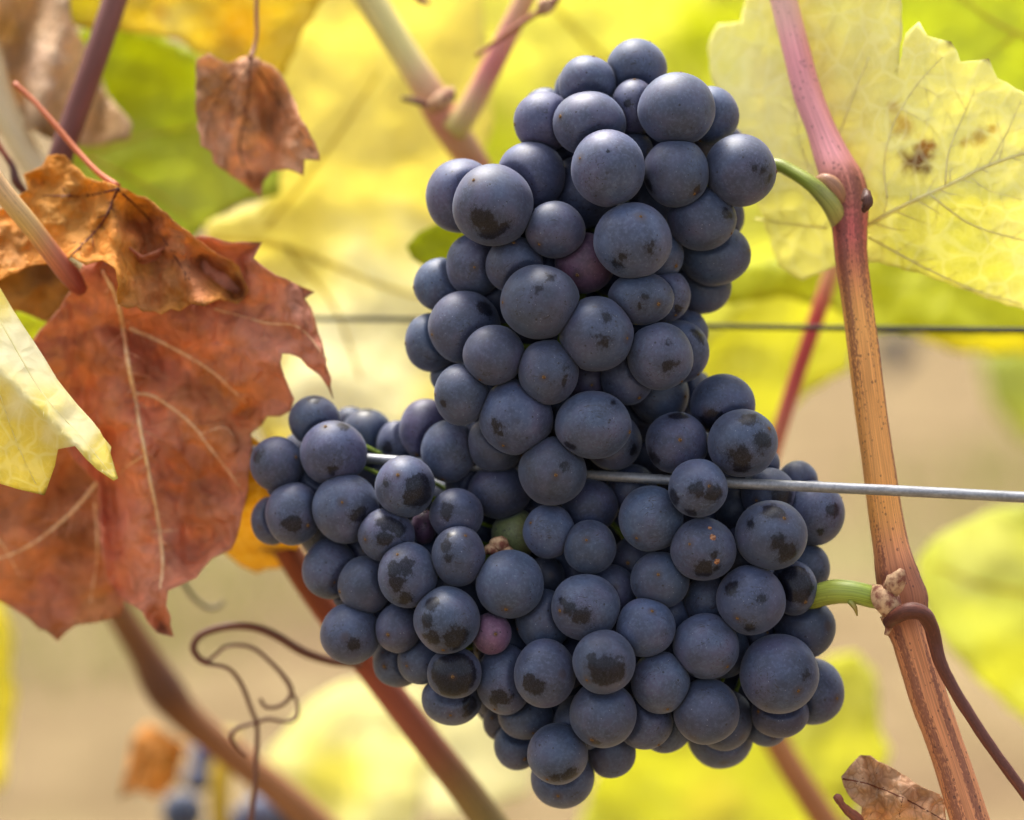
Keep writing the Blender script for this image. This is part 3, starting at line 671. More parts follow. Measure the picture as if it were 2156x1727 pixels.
# ------------------------------------------------------------------ canes and shoots
pink = S(222, 150, 152); pinkp = S(226, 176, 162); grn = S(176, 184, 84); red = S(196, 96, 90); orb = S(226, 158, 86); orb2 = S(208, 138, 92); brw = S(150, 92, 62)
cn = empty('vine_cane', at(2040, 1727, 0), 'tall upright cane at right, pink above its green node, orange brown below', 'cane', 'vine canes')
tube('stem', P([(1560, -520, 42, 54, pinkp), (1600, -300, 38, 55), (1638, -60, 34, 56), (1655, 20, 33, 57), (1678, 110, 31, 58, pink), (1702, 200, 29, 60), (1728, 270, 27, 62), (1752, 330, 25, 74), (1775, 385, 23, 92, S(190, 120, 104)), (1786, 430, 22, 88, S(176, 104, 90)),
               (1790, 490, 20, 74, red), (1794, 555, 18, 68, S(190, 110, 80)), (1808, 660, 16, 66, orb), (1822, 770, 14, 66), (1836, 880, 13, 67), (1851, 985, 12, 69), (1864, 1080, 11, 72), (1878, 1160, 10, 78, orb2),
               (1890, 1215, 9, 92, brw), (1902, 1262, 8, 104, brw), (1908, 1305, 7, 94, brw), (1921, 1350, 6, 84, orb2), (1940, 1415, 5, 82), (1957, 1473, 4, 80), (1982, 1545, 3, 77), (2006, 1613, 2, 77), (2042, 1727, 0, 82), (2070, 1810, -1, 82), (2170, 2150, -4, 86)]),
     M['cane'], cn, seg=28, rough=0.035, ridges=7)
tube('bud', P([(1868, 1252, -1, 30), (1882, 1232, -3, 40), (1894, 1212, -4, 30), (1900, 1198, -4, 10)], S(128, 70, 52)), M['bract'], cn, seg=12, rough=.3, seed=4)
tube('bract', P([(1838, 1236, 2, 12), (1856, 1254, -1, 46), (1872, 1272, -2, 56), (1884, 1300, 0, 30)], S(205, 168, 128)), M['bract'], cn, seg=14, rough=.35, seed=7)
tube('bract', P([(1868, 1296, -1, 26), (1872, 1318, -1, 20), (1866, 1338, -1, 8)], S(120, 70, 50)), M['bract'], cn, seg=8, rough=.4, seed=9)
tube('bud_scar', P([(1822, 402, 12, 12), (1827, 416, 9, 26), (1826, 430, 8, 22), (1818, 446, 9, 10)], S(90, 56, 46)), M['tendril'], cn, seg=9, rough=.4, seed=3)
tube('node_bump', P([(1722, 376, 19, 14), (1740, 380, 17, 28), (1756, 394, 17, 36), (1770, 420, 19, 30), (1778, 446, 23, 14)], S(168, 124, 96)), M['shoot'], cn, seg=14, rough=.12)

td = empty('tendril', at(1880, 1302, -3), 'thick brown tendril looping off the cane node down to the right edge', 'tendril', 'dry tendrils')
tube('strand', P([(1872, 1310, -1, 30), (1890, 1296, -5, 34), (1915, 1286, -7, 36), (1942, 1292, -7, 34), (1960, 1318, -5, 32), (1970, 1355, -4, 30), (1980, 1395, -4, 28), (2005, 1445, -4, 26), (2048, 1515, -5, 25), (2095, 1585, -6, 24), (2150, 1660, -7, 23), (2210, 1745, -8, 22), (2300, 1900, -8, 14), (2330, 2010, -6, 7)], S(112, 62, 48)), M['tendril'], td, seg=16, rough=.08, ridges=5)

# forked shoot at top
fk = empty('vine_cane', at(985, 340, 100), 'forked pale green and pink shoot above the upper bunch at top centre', 'cane', 'vine canes')
tube('stem', P([(560, -380, 94, 62, S(212, 200, 128)), (745, -60, 92, 64), (790, 15, 92, 64), (850, 110, 92, 62), (895, 180, 92, 64, S(208, 170, 128)), (930, 240, 94, 72, S(196, 134, 110)), (965, 295, 96, 70, S(198, 150, 110)), (1010, 360, 100, 60, S(186, 120, 90))], None), M['shoot'], fk, seg=18)
tube('side_shoot', P([(955, 275, 92, 56, S(190, 180, 96)), (985, 235, 90, 52, S(206, 178, 128)), (1030, 150, 88, 48, S(206, 130, 120)), (1065, 80, 86, 46, S(208, 140, 124)), (1120, -40, 84, 44, S(214, 170, 120)), (1230, -330, 82, 40)], None), M['shoot'], fk, seg=16)
tube('bud', P([(908, 232, 84, 20), (926, 216, 78, 40), (944, 200, 78, 34), (950, 188, 80, 12)], S(116, 66, 48)), M['bract'], fk, seg=10, rough=.3)
tube('dry_stub', P([(845, 208, 80, 8), (870, 212, 80, 14), (905, 222, 80, 12), (935, 226, 80, 18)], S(90, 42, 30)), M['tendril'], fk, seg=8, rough=.2)
tf = empty('tendril', at(1150, 18, 70), 'short dried tendril with a dark knob crossing the pink side shoot', 'tendril', 'dry tendrils')
tube('strand', P([(1002, 118, 72, 10), (1030, 98, 72, 9), (1075, 66, 72, 13), (1115, 38, 72, 12), (1145, 20, 72, 14)], S(150, 84, 50)), M['tendril'], tf, seg=8)
tube('knob', P([(1132, 30, 72, 14), (1148, 16, 72, 38), (1166, 2, 72, 22), (1190, -30, 73, 14)], S(84, 48, 36)), M['bract'], tf, seg=9, rough=.3)
tg = tube('bud', P([(872, -20, 80, 20), (886, 0, 80, 18), (905, 8, 80, 6)], S(150, 84, 50)), M['bract'], fk, seg=8, rough=.3)

def cane_thing(label, rows, mat, name='vine_cane', cat='cane', group='vine canes', part='stem', **kw):
    e = empty(name, at(*rows[0][:3]), label, cat, group)
    tube(part, rows, mat, e, **kw)
    return e
cane_thing('dark reddish cane leaning across the top left in front of the beige leaf', P([(380, -400, 66, 54, S(120, 76, 70)), (262, -60, 62, 54), (232, 30, 61, 53), (195, 140, 60, 52, S(112, 66, 60)), (158, 245, 60, 52), (125, 340, 60, 54, S(100, 56, 48)), (110, 420, 62, 54)]), M['cane_far'], seg=18, rough=.02)
cane_thing('pale beige cane behind the leaves at the left edge', P([(-220, -260, 90, 60, S(206, 190, 150)), (-50, 60, 90, 62), (0, 210, 90, 60), (50, 310, 90, 60), (95, 390, 90, 58), (140, 480, 92, 56)]), M['shoot'], seg=16)
cane_thing('pink and cream leaf stalk slanting down across the orange leaf at the left edge', P([(-200, 150, 12, 48, S(196, 160, 110)), (-50, 330, 14, 46), (0, 398, 15, 44, S(200, 160, 110)), (60, 470, 17, 43, S(196, 156, 96)), (110, 535, 20, 42, S(186, 112, 84)), (150, 585, 24, 44, S(150, 72, 60)), (170, 610, 28, 30)]), M['shoot'], name='leaf_stalk', cat='stalk', group='loose leaf stalks', seg=16)
cane_thing('thin dark red twig at the left edge beside the pale cane', P([(-40, 250, 50, 12, S(140, 60, 40)), (0, 310, 50, 12), (25, 350, 50, 15, S(84, 48, 40)), (36, 385, 50, 22), (56, 410, 52, 14)]), M['tendril'], name='twig', cat='twig', group='loose leaf stalks', seg=9, rough=.2)
cane_thing('red leaf stalk slanting behind the cane below the dark wire', P([(1770, 500, 104, 34, S(214, 176, 120)), (1748, 580, 104, 34, S(206, 140, 104)), (1722, 660, 104, 34, S(186, 70, 66)), (1695, 740, 104, 33, S(176, 62, 62)), (1665, 830, 105, 33, S(190, 84, 80)), (1635, 930, 106, 32, S(200, 120, 96)), (1610, 1020, 108, 30)]), M['shoot'], name='leaf_stalk', cat='stalk', group='loose leaf stalks', seg=12)
cane_thing('thick red brown cane sloping down behind the lower bunch', P([(560, 1080, 70, 58, S(140, 72, 40)), (640, 1215, 72, 58), (730, 1340, 74, 60, S(150, 72, 44)), (820, 1458, 76, 62, S(160, 82, 60)), (910, 1575, 78, 64, S(150, 88, 60)), (985, 1670, 80, 68, S(140, 110, 60)), (1080, 1800, 82, 74, S(146, 128, 66))]), M['cane_far'], seg=18, rough=.02)
cane_thing('blurred brown cane with a swollen node running to the bottom edge at left', P([(190, 1180, 165, 58, S(128, 84, 44)), (245, 1280, 168, 60), (300, 1370, 170, 62, S(112, 70, 36)), (345, 1450, 172, 82, S(100, 62, 40)), (395, 1510, 175, 66, S(130, 82, 44)), (490, 1590, 178, 64, S(146, 94, 54)), (590, 1668, 180, 66, S(156, 104, 62)), (740, 1800, 184, 68)]), M['cane_far'], seg=18, rough=.02)
cane_thing('blurred tan cane below the lower bunch sloping to the bottom right', P([(1560, 1440, 165, 54, S(176, 116, 66)), (1620, 1540, 165, 54), (1680, 1640, 165, 55, S(170, 110, 66)), (1745, 1740, 166, 58), (1790, 1810, 166, 58)]), M['cane_far'], seg=16, rough=.02)

# curling tendrils at left
tl = empty('tendril', at(735, 1400, 62), 'brown tendril with tangled thin curls left of the lower bunch', 'tendril', 'dry tendrils')
tc = S(112, 70, 52)
tube('strand', P([(760, 1400, 66, 17), (700, 1393, 64, 18), (640, 1374, 62, 19), (580, 1338, 60, 19), (530, 1320, 60, 18), (475, 1320, 60, 17), (425, 1336, 60, 16), (407, 1362, 60, 16), (418, 1386, 60, 15), (440, 1397, 60, 16)], tc), M['tendril'], tl, seg=10, rough=.05)
tube('curl', P([(436, 1394, 60, 9), (455, 1378, 60, 8), (480, 1360, 60, 8), (530, 1364, 61, 9), (575, 1400, 62, 9), (608, 1440, 62, 11), (612, 1465, 62, 10), (590, 1486, 62, 9), (560, 1488, 62, 9), (548, 1470, 62, 8)], tc), M['tendril'], tl, seg=8)
tube('curl', P([(438, 1398, 60, 9), (480, 1408, 60, 9), (508, 1440, 61, 10), (528, 1490, 62, 10), (541, 1530, 62, 10), (540, 1600, 62, 11), (536, 1660, 62, 12), (524, 1760, 62, 13)], tc), M['tendril'], tl, seg=8)
tube('curl', P([(610, 1450, 62, 8), (626, 1480, 62, 7), (626, 1510, 62, 7), (605, 1520, 62, 7), (565, 1514, 62, 9), (540, 1522, 62, 8), (500, 1534, 62, 9), (487, 1550, 62, 9), (500, 1574, 63, 8), (520, 1592, 63, 7)], tc), M['tendril'], tl, seg=8)
ts = empty('tendril', at(380, 1215, 100), 'small grey green tendril hook below the tip of the rust red leaf', 'tendril', 'dry tendrils')
tube('strand', P([(372, 1190, 98, 10), (388, 1230, 98, 11), (412, 1262, 98, 11), (440, 1280, 98, 10), (462, 1276, 98, 9), (472, 1266, 98, 7)], S(110, 100, 76)), M['tendril'], ts, seg=8)

# ------------------------------------------------------------------ wires
fw = empty('trellis_wire', at(2230, 1051, -13), 'bright galvanised wire running through the lower bunch and across the cane', 'wire', 'trellis wires')
zc = (0.5, 0.5, 0.5)
tube('strand', P([(-1500, 806, 230, 19), (200, 925, 62, 19), (500, 946, 42, 19), (780, 966, 23, 20), (1000, 983, 19, 20), (1163, 995, 14.5, 20), (1470, 1014, 4.0, 22), (1860, 1032, -6, 23), (2290, 1054, -15, 23), (3600, 1121, -45, 23)], zc), M['zinc'], fw, seg=16)
bw = empty('trellis_wire', at(2230, 697, 60), 'thin dark wire stretched behind the upper bunch and the cane', 'wire', 'trellis wires')
tube('strand', P([(-1500, 648, 140, 10), (380, 668, 100, 10), (660, 671, 96, 10), (1080, 676, 88, 11), (1500, 687, 78, 11), (1850, 692, 66, 12), (2290, 698, 52, 13), (3600, 716, 10, 13)], zc), M['dark_wire'], bw, seg=10)

# ------------------------------------------------------------------ grapes
# (x, y, half width, half height, layer[, options])
UP = [
 (1340, 146, 65, 64, 1.6, dict(scar=(.45, -.9))), (1237, 178, 61, 61, 1.3, dict(scar=(.2, -.93))), (1222, 190, 56, 56, 2.5), (1335, 228, 50, 62, 1.2, dict(scar=(0, -.95), patch=[(-.3, -.1, .2)], tint=(1.2, .95, 1.0))),
 (1425, 231, 83, 78, .6, dict(scar=(.1, -.98))), (1495, 243, 62, 62, 1.6), (1146, 257, 65, 64, 1.4, dict(tint=(1.2, .98, 1.1), scar=(-.97, .1))), (1148, 240, 52, 55, 2.6),
 (1241, 261, 77, 69, .7, dict(scar=(-.82, -.15))), (1280, 355, 78, 82, 0, dict(scar=(-.76, -.22), wear=.02)), (1423, 364, 70, 74, .5, dict(scar=(.5, .65), patch=[(.6, .55, .16), (-.85, .4, .18)])),
 (1559, 359, 76, 77, .8, dict(scar=(.985, .05), patch=[(.55, .1, .16), (.72, .25, .18), (.3, .02, .10)], wear=.03)), (1118, 372, 73, 74, .9, dict(scar=(-.9, -.15), tint=(1.1, .97, 1.06))), (1224, 405, 73, 78, 1.05, dict(tint=(1.05, .97, 1.03))),
 (972, 413, 77, 79, 1.3, dict(tint=(1.08, .97, 1.05))), (1038, 432, 86, 87, .4, dict(scar=(-.46, -.55), patch=[(-.25, .45, .32), (-.05, .62, .30), (.25, .55, .18)], wear=.03)), (1168, 484, 64, 60, .5, dict(scar=(-.55, .55))),
 (1332, 507, 83, 81, 0, dict(scar=(.17, -.56), patch=[(.4, .25, .16), (-.3, .45, .14), (-.45, .65, .17)])), (1477, 460, 73, 69, .7, dict(scar=(.85, .45), patch=[(.65, -.1, .17), (.78, -.05, .12)])), (1505, 536, 76, 66, 1.2, dict(scar=(.93, -.1))),
 (1525, 455, 43, 50, 2.2), (1231, 554, 63, 65, 1.0, dict(tint=(1.9, .76, .74), wear=-.1)), (1000, 558, 61, 68, .9), (1083, 558, 60, 61, .6, dict(scar=(-.02, -.72))),
 (927, 600, 57, 57, 1.2, dict(scar=(-.97, .1))), (1137, 636, 84, 79, 0, dict(scar=(-.95, .02), patch=[(.28, -.62, .15), (-.05, -.3, .06)])), (1349, 628, 70, 57, .4, dict(scar=(.55, .22), patch=[(-.05, .32, .14), (.1, 0, .1)])), (1405, 622, 49, 55, 1.1, dict(scar=(.3, .8), patch=[(.4, .6, .2)])),
 (1395, 538, 45, 52, 1.5), (1480, 602, 60, 60, 1.6), (1450, 700, 42, 45, 2.2), (978, 689, 77, 77, .5, dict(scar=(-.9, .22), patch=[(.62, -.5, .28)])), (908, 721, 56, 63, 1.2, dict(scar=(-.95, .05))), (945, 790, 40, 42, 2.1),
 (1255, 704, 80, 80, .1, dict(scar=(.8, .12), patch=[(.2, .25, .2), (.25, -.45, .15), (0, .1, .08)])), (1040, 748, 66, 64, .35, dict(scar=(-.45, .8), tint=(1.05, 1, 1.02))), (1155, 783, 64, 70, .15, dict(scar=(-.16, .18), patch=[(.52, -.1, .10), (.5, .35, .12), (.55, .15, .08)])),
 (1390, 750, 70, 72, .3, dict(scar=(.62, .75), patch=[(.15, .28, .2), (.4, .25, .1), (.15, -.3, .1)])), (1430, 740, 64, 66, 1.0, dict(patch=[(.6, -.5, .25)], scar=(.6, .75))), (1320, 796, 56, 57, 1.1), (1235, 800, 44, 46, 1.6, dict(tint=(1.1, .8, .85))),
 (1387, 829, 64, 65, 1.3, dict(scar=(.85, .1))), (971, 831, 58, 65, .7, dict(scar=(-.93, 0), patch=[(-.6, .3, .15)])), (1086, 878, 79, 80, .2, dict(scar=(-.33, .75), patch=[(-.5, .25, .2), (-.42, .42, .14)], tint=(1.06, .99, 1.04))),
 (1249, 895, 81, 72, .2, dict(scar=(.93, .18), patch=[(.55, -.6, .12), (-.65, .55, .16)])), (945, 950, 60, 66, .8, dict(scar=(-.2, .9))), (1045, 934, 62, 61, .75), (1163, 992, 72, 73, .6, dict(patch=[(.35, -.2, .14)], wear=-.05, tint=(.92, .9, .86))),
 (1290, 930, 61, 61, 1.2, dict(patch=[(.7, .3, .2)])), (896, 905, 56, 66, 1.5, dict(tint=(1.25, .95, 1.08))), (836, 935, 43, 50, 3.4, dict(patch=[(-.4, .2, .3)])), (1052, 1035, 67, 58, 1.2, dict(tint=(.8, .72, .76))), (1180, 330, 40, 44, 2.2), (1330, 320, 46, 46, 1.8), (1300, 470, 50, 50, 1.9),
]
LO = [
 (662, 886, 55, 53, 1.5, dict(patch=[(0, -.85, .3)])), (772, 918, 56, 58, 3.3, dict(patch=[(0, -.9, .3)])), (738, 892, 38, 36, 3.9), (583, 977, 57, 58, 1.2, dict(patch=[(-.65, -.3, .28)])), (702, 955, 71, 69, .8, dict(scar=(-.2, -.8), tint=(1.12, .98, 1.05), patch=[(.3, -.85, .2), (0, .45, .12)])),
 (728, 1070, 71, 75, .5, dict(scar=(-.05, -.2), patch=[(.45, .2, .3)])), (853, 1025, 63, 66, .7, dict(scar=(-.2, -.4), patch=[(.55, .15, .6), (-.55, -.1, .16)])), (618, 1082, 60, 67, .9, dict(patch=[(.05, .35, .36)])), (573, 1096, 45, 52, 1.7),
 (813, 1127, 60, 57, .4, dict(scar=(-.72, .12), patch=[(.1, -.5, .36), (.0, .1, .3), (.55, -.3, .3)])), (961, 1084, 57, 56, 1.3, dict(patch=[(-.35, -.2, .3)], tint=(.95, .85, .9))), (893, 1110, 28, 36, 1.9, dict(tint=(1.9, .75, .85), wear=-.2)),
 (965, 1171, 57, 64, .6, dict(scar=(.25, -.72), patch=[(-.35, -.4, .27), (-.35, .05, .2), (-.3, -.75, .2)])), (695, 1198, 59, 64, 1.4), (768, 1233, 57, 62, .8, dict(scar=(-.9, .2))), (859, 1211, 63, 70, .3, dict(scar=(-.3, -.68), patch=[(-.42, -.25, .3), (.0, -.35, .3), (-.35, .25, .3), (-.1, .7, .24)])),
 (1073, 1230, 72, 73, .6), (941, 1306, 70, 71, .2, dict(scar=(-.1, .82), patch=[(-.42, -.55, .26), (-.58, 0, .24), (-.4, .5, .28), (.3, .5, .42)])), (839, 1323, 49, 53, .8, dict(scar=(-.4, .2))), (738, 1334, 64, 65, .7, dict(patch=[(.15, .3, .24)])),
 (1035, 1334, 42, 45, .8, dict(tint=(3.0, 1.25, 1.28), wear=-.2, scar=(.2, -.05), tough=1)), (1145, 1306, 59, 66, .9, dict(scar=(-.93, .3))), (957, 1417, 58, 55, .6, dict(scar=(-.05, .05), patch=[(0, 0, .95), (-.7, 0, .3)])), (886, 1390, 50, 52, 1.2), (838, 1394, 54, 54, 1.8),
 (952, 1471, 66, 57, 1.5, dict(patch=[(.6, .2, .4)])), (1063, 1431, 61, 75, .4, dict(scar=(-.3, .85), patch=[(-.1, .5, .3), (-.4, .6, .2)])), (1147, 1418, 66, 73, .2, dict(patch=[(-.42, .28, .30), (-.25, .32, .25), (-.5, -.5, .08)])),
 (1272, 1394, 67, 68, -.5, dict(scar=(-.55, .5), patch=[(0, .2, .52), (-.4, -.1, .25), (.3, .15, .4)])), (1233, 1279, 73, 71, .2, dict(scar=(-.75, .05), patch=[(-.5, -.05, .22), (-.15, .2, .28), (-.65, -.25, .15)])), (1360, 1321, 63, 63, .1, dict(scar=(.17, -.6), tint=(1.05, 1.05, 1.1))),
 (1389, 1222, 63, 61, .5, dict(scar=(-.1, -.25))), (1287, 1246, 56, 58, 1.2), (1481, 1157, 70, 67, 0, dict(scar=(-.47, -.2), patch=[(-.05, .6, .36), (.2, .1, .12), (.3, .55, .18)], spots=[(.15, -.68, .09), (.22, -.4, .14), (.36, .32, .13)])),
 (1470, 1028, 63, 62, -.35, dict(scar=(.3, -.1), patch=[(-.1, .05, .28), (.45, .15, .34), (-.85, .35, .3), (-.3, .8, .26)], wear=.07)), (1563, 933, 75, 72, .2, dict(scar=(.72, -.42), patch=[(-.15, .35, .36), (.5, -.05, .3), (.15, -.7, .3), (-.1, .68, .3)])),
 (1624, 1127, 77, 74, 0, dict(scar=(.28, -.5), patch=[(.0, -.72, .3), (.1, .15, .24), (.38, .45, .34), (-.6, -.3, .15)])), (1581, 1263, 73, 74, .1, dict(scar=(-.45, .48), patch=[(-.62, -.4, .24), (.2, -.1, .16), (-.1, .75, .2)], tint=(1.08, 1.02, 1.08))),
 (1670, 1238, 51, 58, .7, dict(scar=(.4, .5), patch=[(0, -.2, .8), (-.6, -.2, .5)])), (1712, 1081, 68, 69, 1.35, dict(scar=(.9, -.5), patch=[(.55, -.1, .24), (.15, .5, .12)])), (1617, 1041, 58, 57, 1.6, dict(scar=(-.5, .2), patch=[(.5, 0, .5)])), (1696, 1195, 52, 53, 1.7),
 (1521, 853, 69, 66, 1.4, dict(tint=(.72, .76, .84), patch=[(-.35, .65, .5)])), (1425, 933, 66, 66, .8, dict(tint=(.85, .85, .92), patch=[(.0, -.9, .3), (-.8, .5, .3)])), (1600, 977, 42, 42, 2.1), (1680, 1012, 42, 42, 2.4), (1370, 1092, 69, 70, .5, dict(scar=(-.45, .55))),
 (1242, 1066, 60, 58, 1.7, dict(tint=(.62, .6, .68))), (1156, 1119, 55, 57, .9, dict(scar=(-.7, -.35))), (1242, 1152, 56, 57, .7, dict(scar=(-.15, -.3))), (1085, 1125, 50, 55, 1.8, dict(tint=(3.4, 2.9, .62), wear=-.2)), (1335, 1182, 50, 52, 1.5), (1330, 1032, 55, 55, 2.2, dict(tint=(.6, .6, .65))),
 (1486, 1361, 70, 70, .3, dict(scar=(.6, .55), wear=.05)), (1525, 1370, 53, 58, 1.3), (1490, 1263, 50, 52, 1.2), (1391, 1437, 62, 67, .3, dict(scar=(.2, .82))), (1270, 1504, 71, 71, .2, dict(scar=(-.35, .68), patch=[(-.25, .78, .1)])), (1641, 1419, 84, 84, .4, dict(scar=(.4, .35), patch=[(.6, -.05, .17)], tint=(.88, .86, .9))),
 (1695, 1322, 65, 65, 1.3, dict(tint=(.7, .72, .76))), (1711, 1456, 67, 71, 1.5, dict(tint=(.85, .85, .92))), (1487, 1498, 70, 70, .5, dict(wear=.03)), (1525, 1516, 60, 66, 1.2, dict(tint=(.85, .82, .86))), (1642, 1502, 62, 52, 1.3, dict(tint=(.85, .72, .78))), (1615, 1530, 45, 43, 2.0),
 (1517, 1551, 70, 68, 1.8), (1356, 1521, 61, 57, .8, dict(scar=(.5, .75))), (1400, 1531, 56, 55, 1.8), (1226, 1520, 60, 60, 1.0), (1107, 1508, 59, 50, .9, dict(scar=(.3, .6))), (1055, 1520, 38, 42, 2.2, dict(tint=(1, .8, .7))), (1089, 1570, 49, 52, 1.3),
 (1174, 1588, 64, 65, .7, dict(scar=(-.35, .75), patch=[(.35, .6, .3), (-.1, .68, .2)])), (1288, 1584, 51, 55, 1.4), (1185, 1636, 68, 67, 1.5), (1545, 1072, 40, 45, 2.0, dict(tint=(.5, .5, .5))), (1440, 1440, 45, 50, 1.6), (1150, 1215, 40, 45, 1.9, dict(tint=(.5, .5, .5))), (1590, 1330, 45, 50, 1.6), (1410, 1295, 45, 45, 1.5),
]
RP = 72.0
def layout(G, H, wing, seed=1, fill=70):
    items = []
    for bunch, GG in ((0, G), (1, H)):
        for g in GG:
            o = g[5] if len(g) > 5 else {}
            z = g[4] * RP + (wing(g[0], g[1]) if bunch else 0)
            items.append(dict(x=g[0], y=g[1], rx=g[2], ry=g[3], r=(g[2] + g[3]) / 2.0, z=z, o=o, b=bunch))
    items.sort(key=lambda i: i['z'])
    placed = []
    def settle(it, k=0.84):
        for j in placed:
            d2 = math.hypot(it['x'] - j['x'], it['y'] - j['y']); s = (it['r'] + j['r']) * k
            if d2 < s:
                need = j['z'] + math.sqrt(s * s - d2 * d2)
                it['z'] = max(it['z'], need)
    for it in items:
        settle(it); placed.append(it)
    # berries at the back of the bunch, wholly behind the ones in front
    rr = random.Random(seed); tries = 0; add = 0; front = list(placed)
    ALLD = [(f['x'], f['y'], f['rx'], f['ry']) for f in front]
    ST, X0, Y0, NXX, NYY = 5, 430, 0, 290, 345
    gx_, gy_ = np.meshgrid(X0 + ST * np.arange(NXX), Y0 + ST * np.arange(NYY))
    cov0 = np.zeros(gx_.shape, bool); cov1 = np.zeros(gx_.shape, bool)
    for (x, y, a_, b_) in ALLD:
        cov0 |= ((gx_ - x) / (a_ * .99)) ** 2 + ((gy_ - y) / (b_ * .99)) ** 2 < 1
        cov1 |= ((gx_ - x) / (a_ + 13)) ** 2 + ((gy_ - y) / (b_ + 13)) ** 2 < 1
    def grow(m):
        o = m.copy(); o[1:] |= m[:-1]; o[:-1] |= m[1:]; o[:, 1:] |= m[:, :-1]; o[:, :-1] |= m[:, 1:]
        return o
    outm = np.zeros_like(cov1); outm[0] = outm[-1] = True; outm[:, 0] = outm[:, -1] = True
    while True:
        g2 = grow(outm) & ~cov1
        g2[0] = g2[-1] = True; g2[:, 0] = g2[:, -1] = True
        if g2.sum() == outm.sum(): break
        outm = g2
    for _ in range(4): outm = grow(outm)
    OK = cov0 | ~outm                                       # inside the outline of the bunches, gaps included
    def uncovered(px, py, m=1.0):
        ix = np.clip(np.round((np.atleast_1d(px) - X0) / ST).astype(int), 0, NXX - 1); iy = np.clip(np.round((np.atleast_1d(py) - Y0) / ST).astype(int), 0, NYY - 1)
        return ~OK[iy, ix]
    A24 = np.arange(24) * math.pi / 12; C24, S24 = np.cos(A24), np.sin(A24)
    own = np.zeros_like(cov0)
    for f in front: own |= (gx_ - f['x']) ** 2 + (gy_ - f['y']) ** 2 < 95 ** 2
    gm_ = OK & ~cov0 & own
    gaps = [(float(u), float(v)) for u, v in zip(gx_[gm_], gy_[gm_])]
    rr.shuffle(gaps)
    done_g = []
    for (x, y) in gaps:
        if any(math.hypot(x - a, y - b) < c * 0.8 for a, b, c in done_g): continue
        best = None
        for t in range(60):
            r = 66 - 0.7 * t; x2 = x + rr.uniform(-.5, .5) * r; y2 = y + rr.uniform(-.5, .5) * r
            cov = 24 - int(uncovered(x2 + r * 1.02 * C24, y2 + r * 1.02 * S24).sum())
            if cov >= 24: best = (x2, y2, r); break
        if not best: continue
        x2, y2, r = best
        nb_ = min(front, key=lambda f: math.hypot(f['x'] - x2, f['y'] - y2))['b']
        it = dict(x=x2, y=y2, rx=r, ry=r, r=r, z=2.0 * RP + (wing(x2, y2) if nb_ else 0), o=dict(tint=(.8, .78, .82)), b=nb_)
        settle(it, 0.8); it['z'] = min(it['z'], 6.0 * RP); placed.append(it); done_g.append(best)
    while add < fill and tries < 6000:
        tries += 1
        b = rr.choice(front); x = b['x'] + rr.uniform(-60, 60); y = b['y'] + rr.uniform(-60, 60); r = rr.uniform(56, 70)
        ok = not uncovered(x + r * 1.06 * C24, y + r * 1.06 * S24, 0.9).any()
        if not ok: continue
        it = dict(x=x, y=y, rx=r, ry=r, r=r, z=b['z'] + 0.5 * RP, o={}, b=b['b'])
        settle(it, 0.86)
        if it['z'] > 6.5 * RP: continue
        placed.append(it); add += 1
    return placed

NU, NV = 44, 28
def unit_sphere():
    V = [(0, 0, 1)]; F = []
    for j in range(1, NV):
        t = math.pi * j / NV
        for i in range(NU):
            a = 2 * math.pi * i / NU; V.append((math.sin(t) * math.cos(a), math.sin(t) * math.sin(a), math.cos(t)))
    V.append((0, 0, -1))
    for i in range(NU): F.append((0, 1 + i, 1 + (i + 1) % NU))
    for j in range(NV - 2):
        for i in range(NU):
            a = 1 + j * NU + i; b = 1 + j * NU + (i + 1) % NU; F.append((a, a + NU, b + NU, b))
    k = 1 + (NV - 2) * NU
    for i in range(NU): F.append((k + i, len(V) - 1, k + (i + 1) % NU))
    return np.array(V), F
UVS, UFS = unit_sphere()
CR = np.array(CAM_ROT)

# blossom scar: small corky ring with a stub in the middle, pointing along +Z
def scar_mesh():
    V, F = [], []; k = 9; rg = random.Random(2)
    prof = [(1.0, -0.25), (0.95, 0.12), (0.62, 0.34), (0.36, 0.08), (0.22, 0.10), (0.12, 0.5)]
    for (r, z) in prof:
        for i in range(k):
            a = 2 * math.pi * i / k; j = 1 + rg.uniform(-.18, .18)
            V.append((r * j * math.cos(a), r * j * math.sin(a), z + rg.uniform(-.06, .06)))
    for q in range(len(prof) - 1):
        for i in range(k): F.append((q * k + i, q * k + (i + 1) % k, (q + 1) * k + (i + 1) % k, (q + 1) * k + i))
    F.append(tuple((len(prof) - 1) * k + i for i in range(k)))
    me = bpy.data.meshes.new('blossom_scar'); me.from_pydata([Vector(v) * 0.00036 for v in V], [], F)
    me.polygons.foreach_set('use_smooth', [True] * len(F)); me.materials.append(M['scar'])
    return me
SCAR = scar_mesh()
SPOT = N('corky_blemish')
_o = SPOT.n('ShaderNodeTexCoord').outputs['Object']
_n = SPOT.noise(_o, 1500, 4, .6)
SPOT = SPOT.done(SPOT.n('ShaderNodeBsdfPrincipled', {'Base Color': SPOT.mix(SPOT.step(_n, .38, .6), S(176, 128, 92), S(112, 66, 40)), 'Roughness': 0.75}))

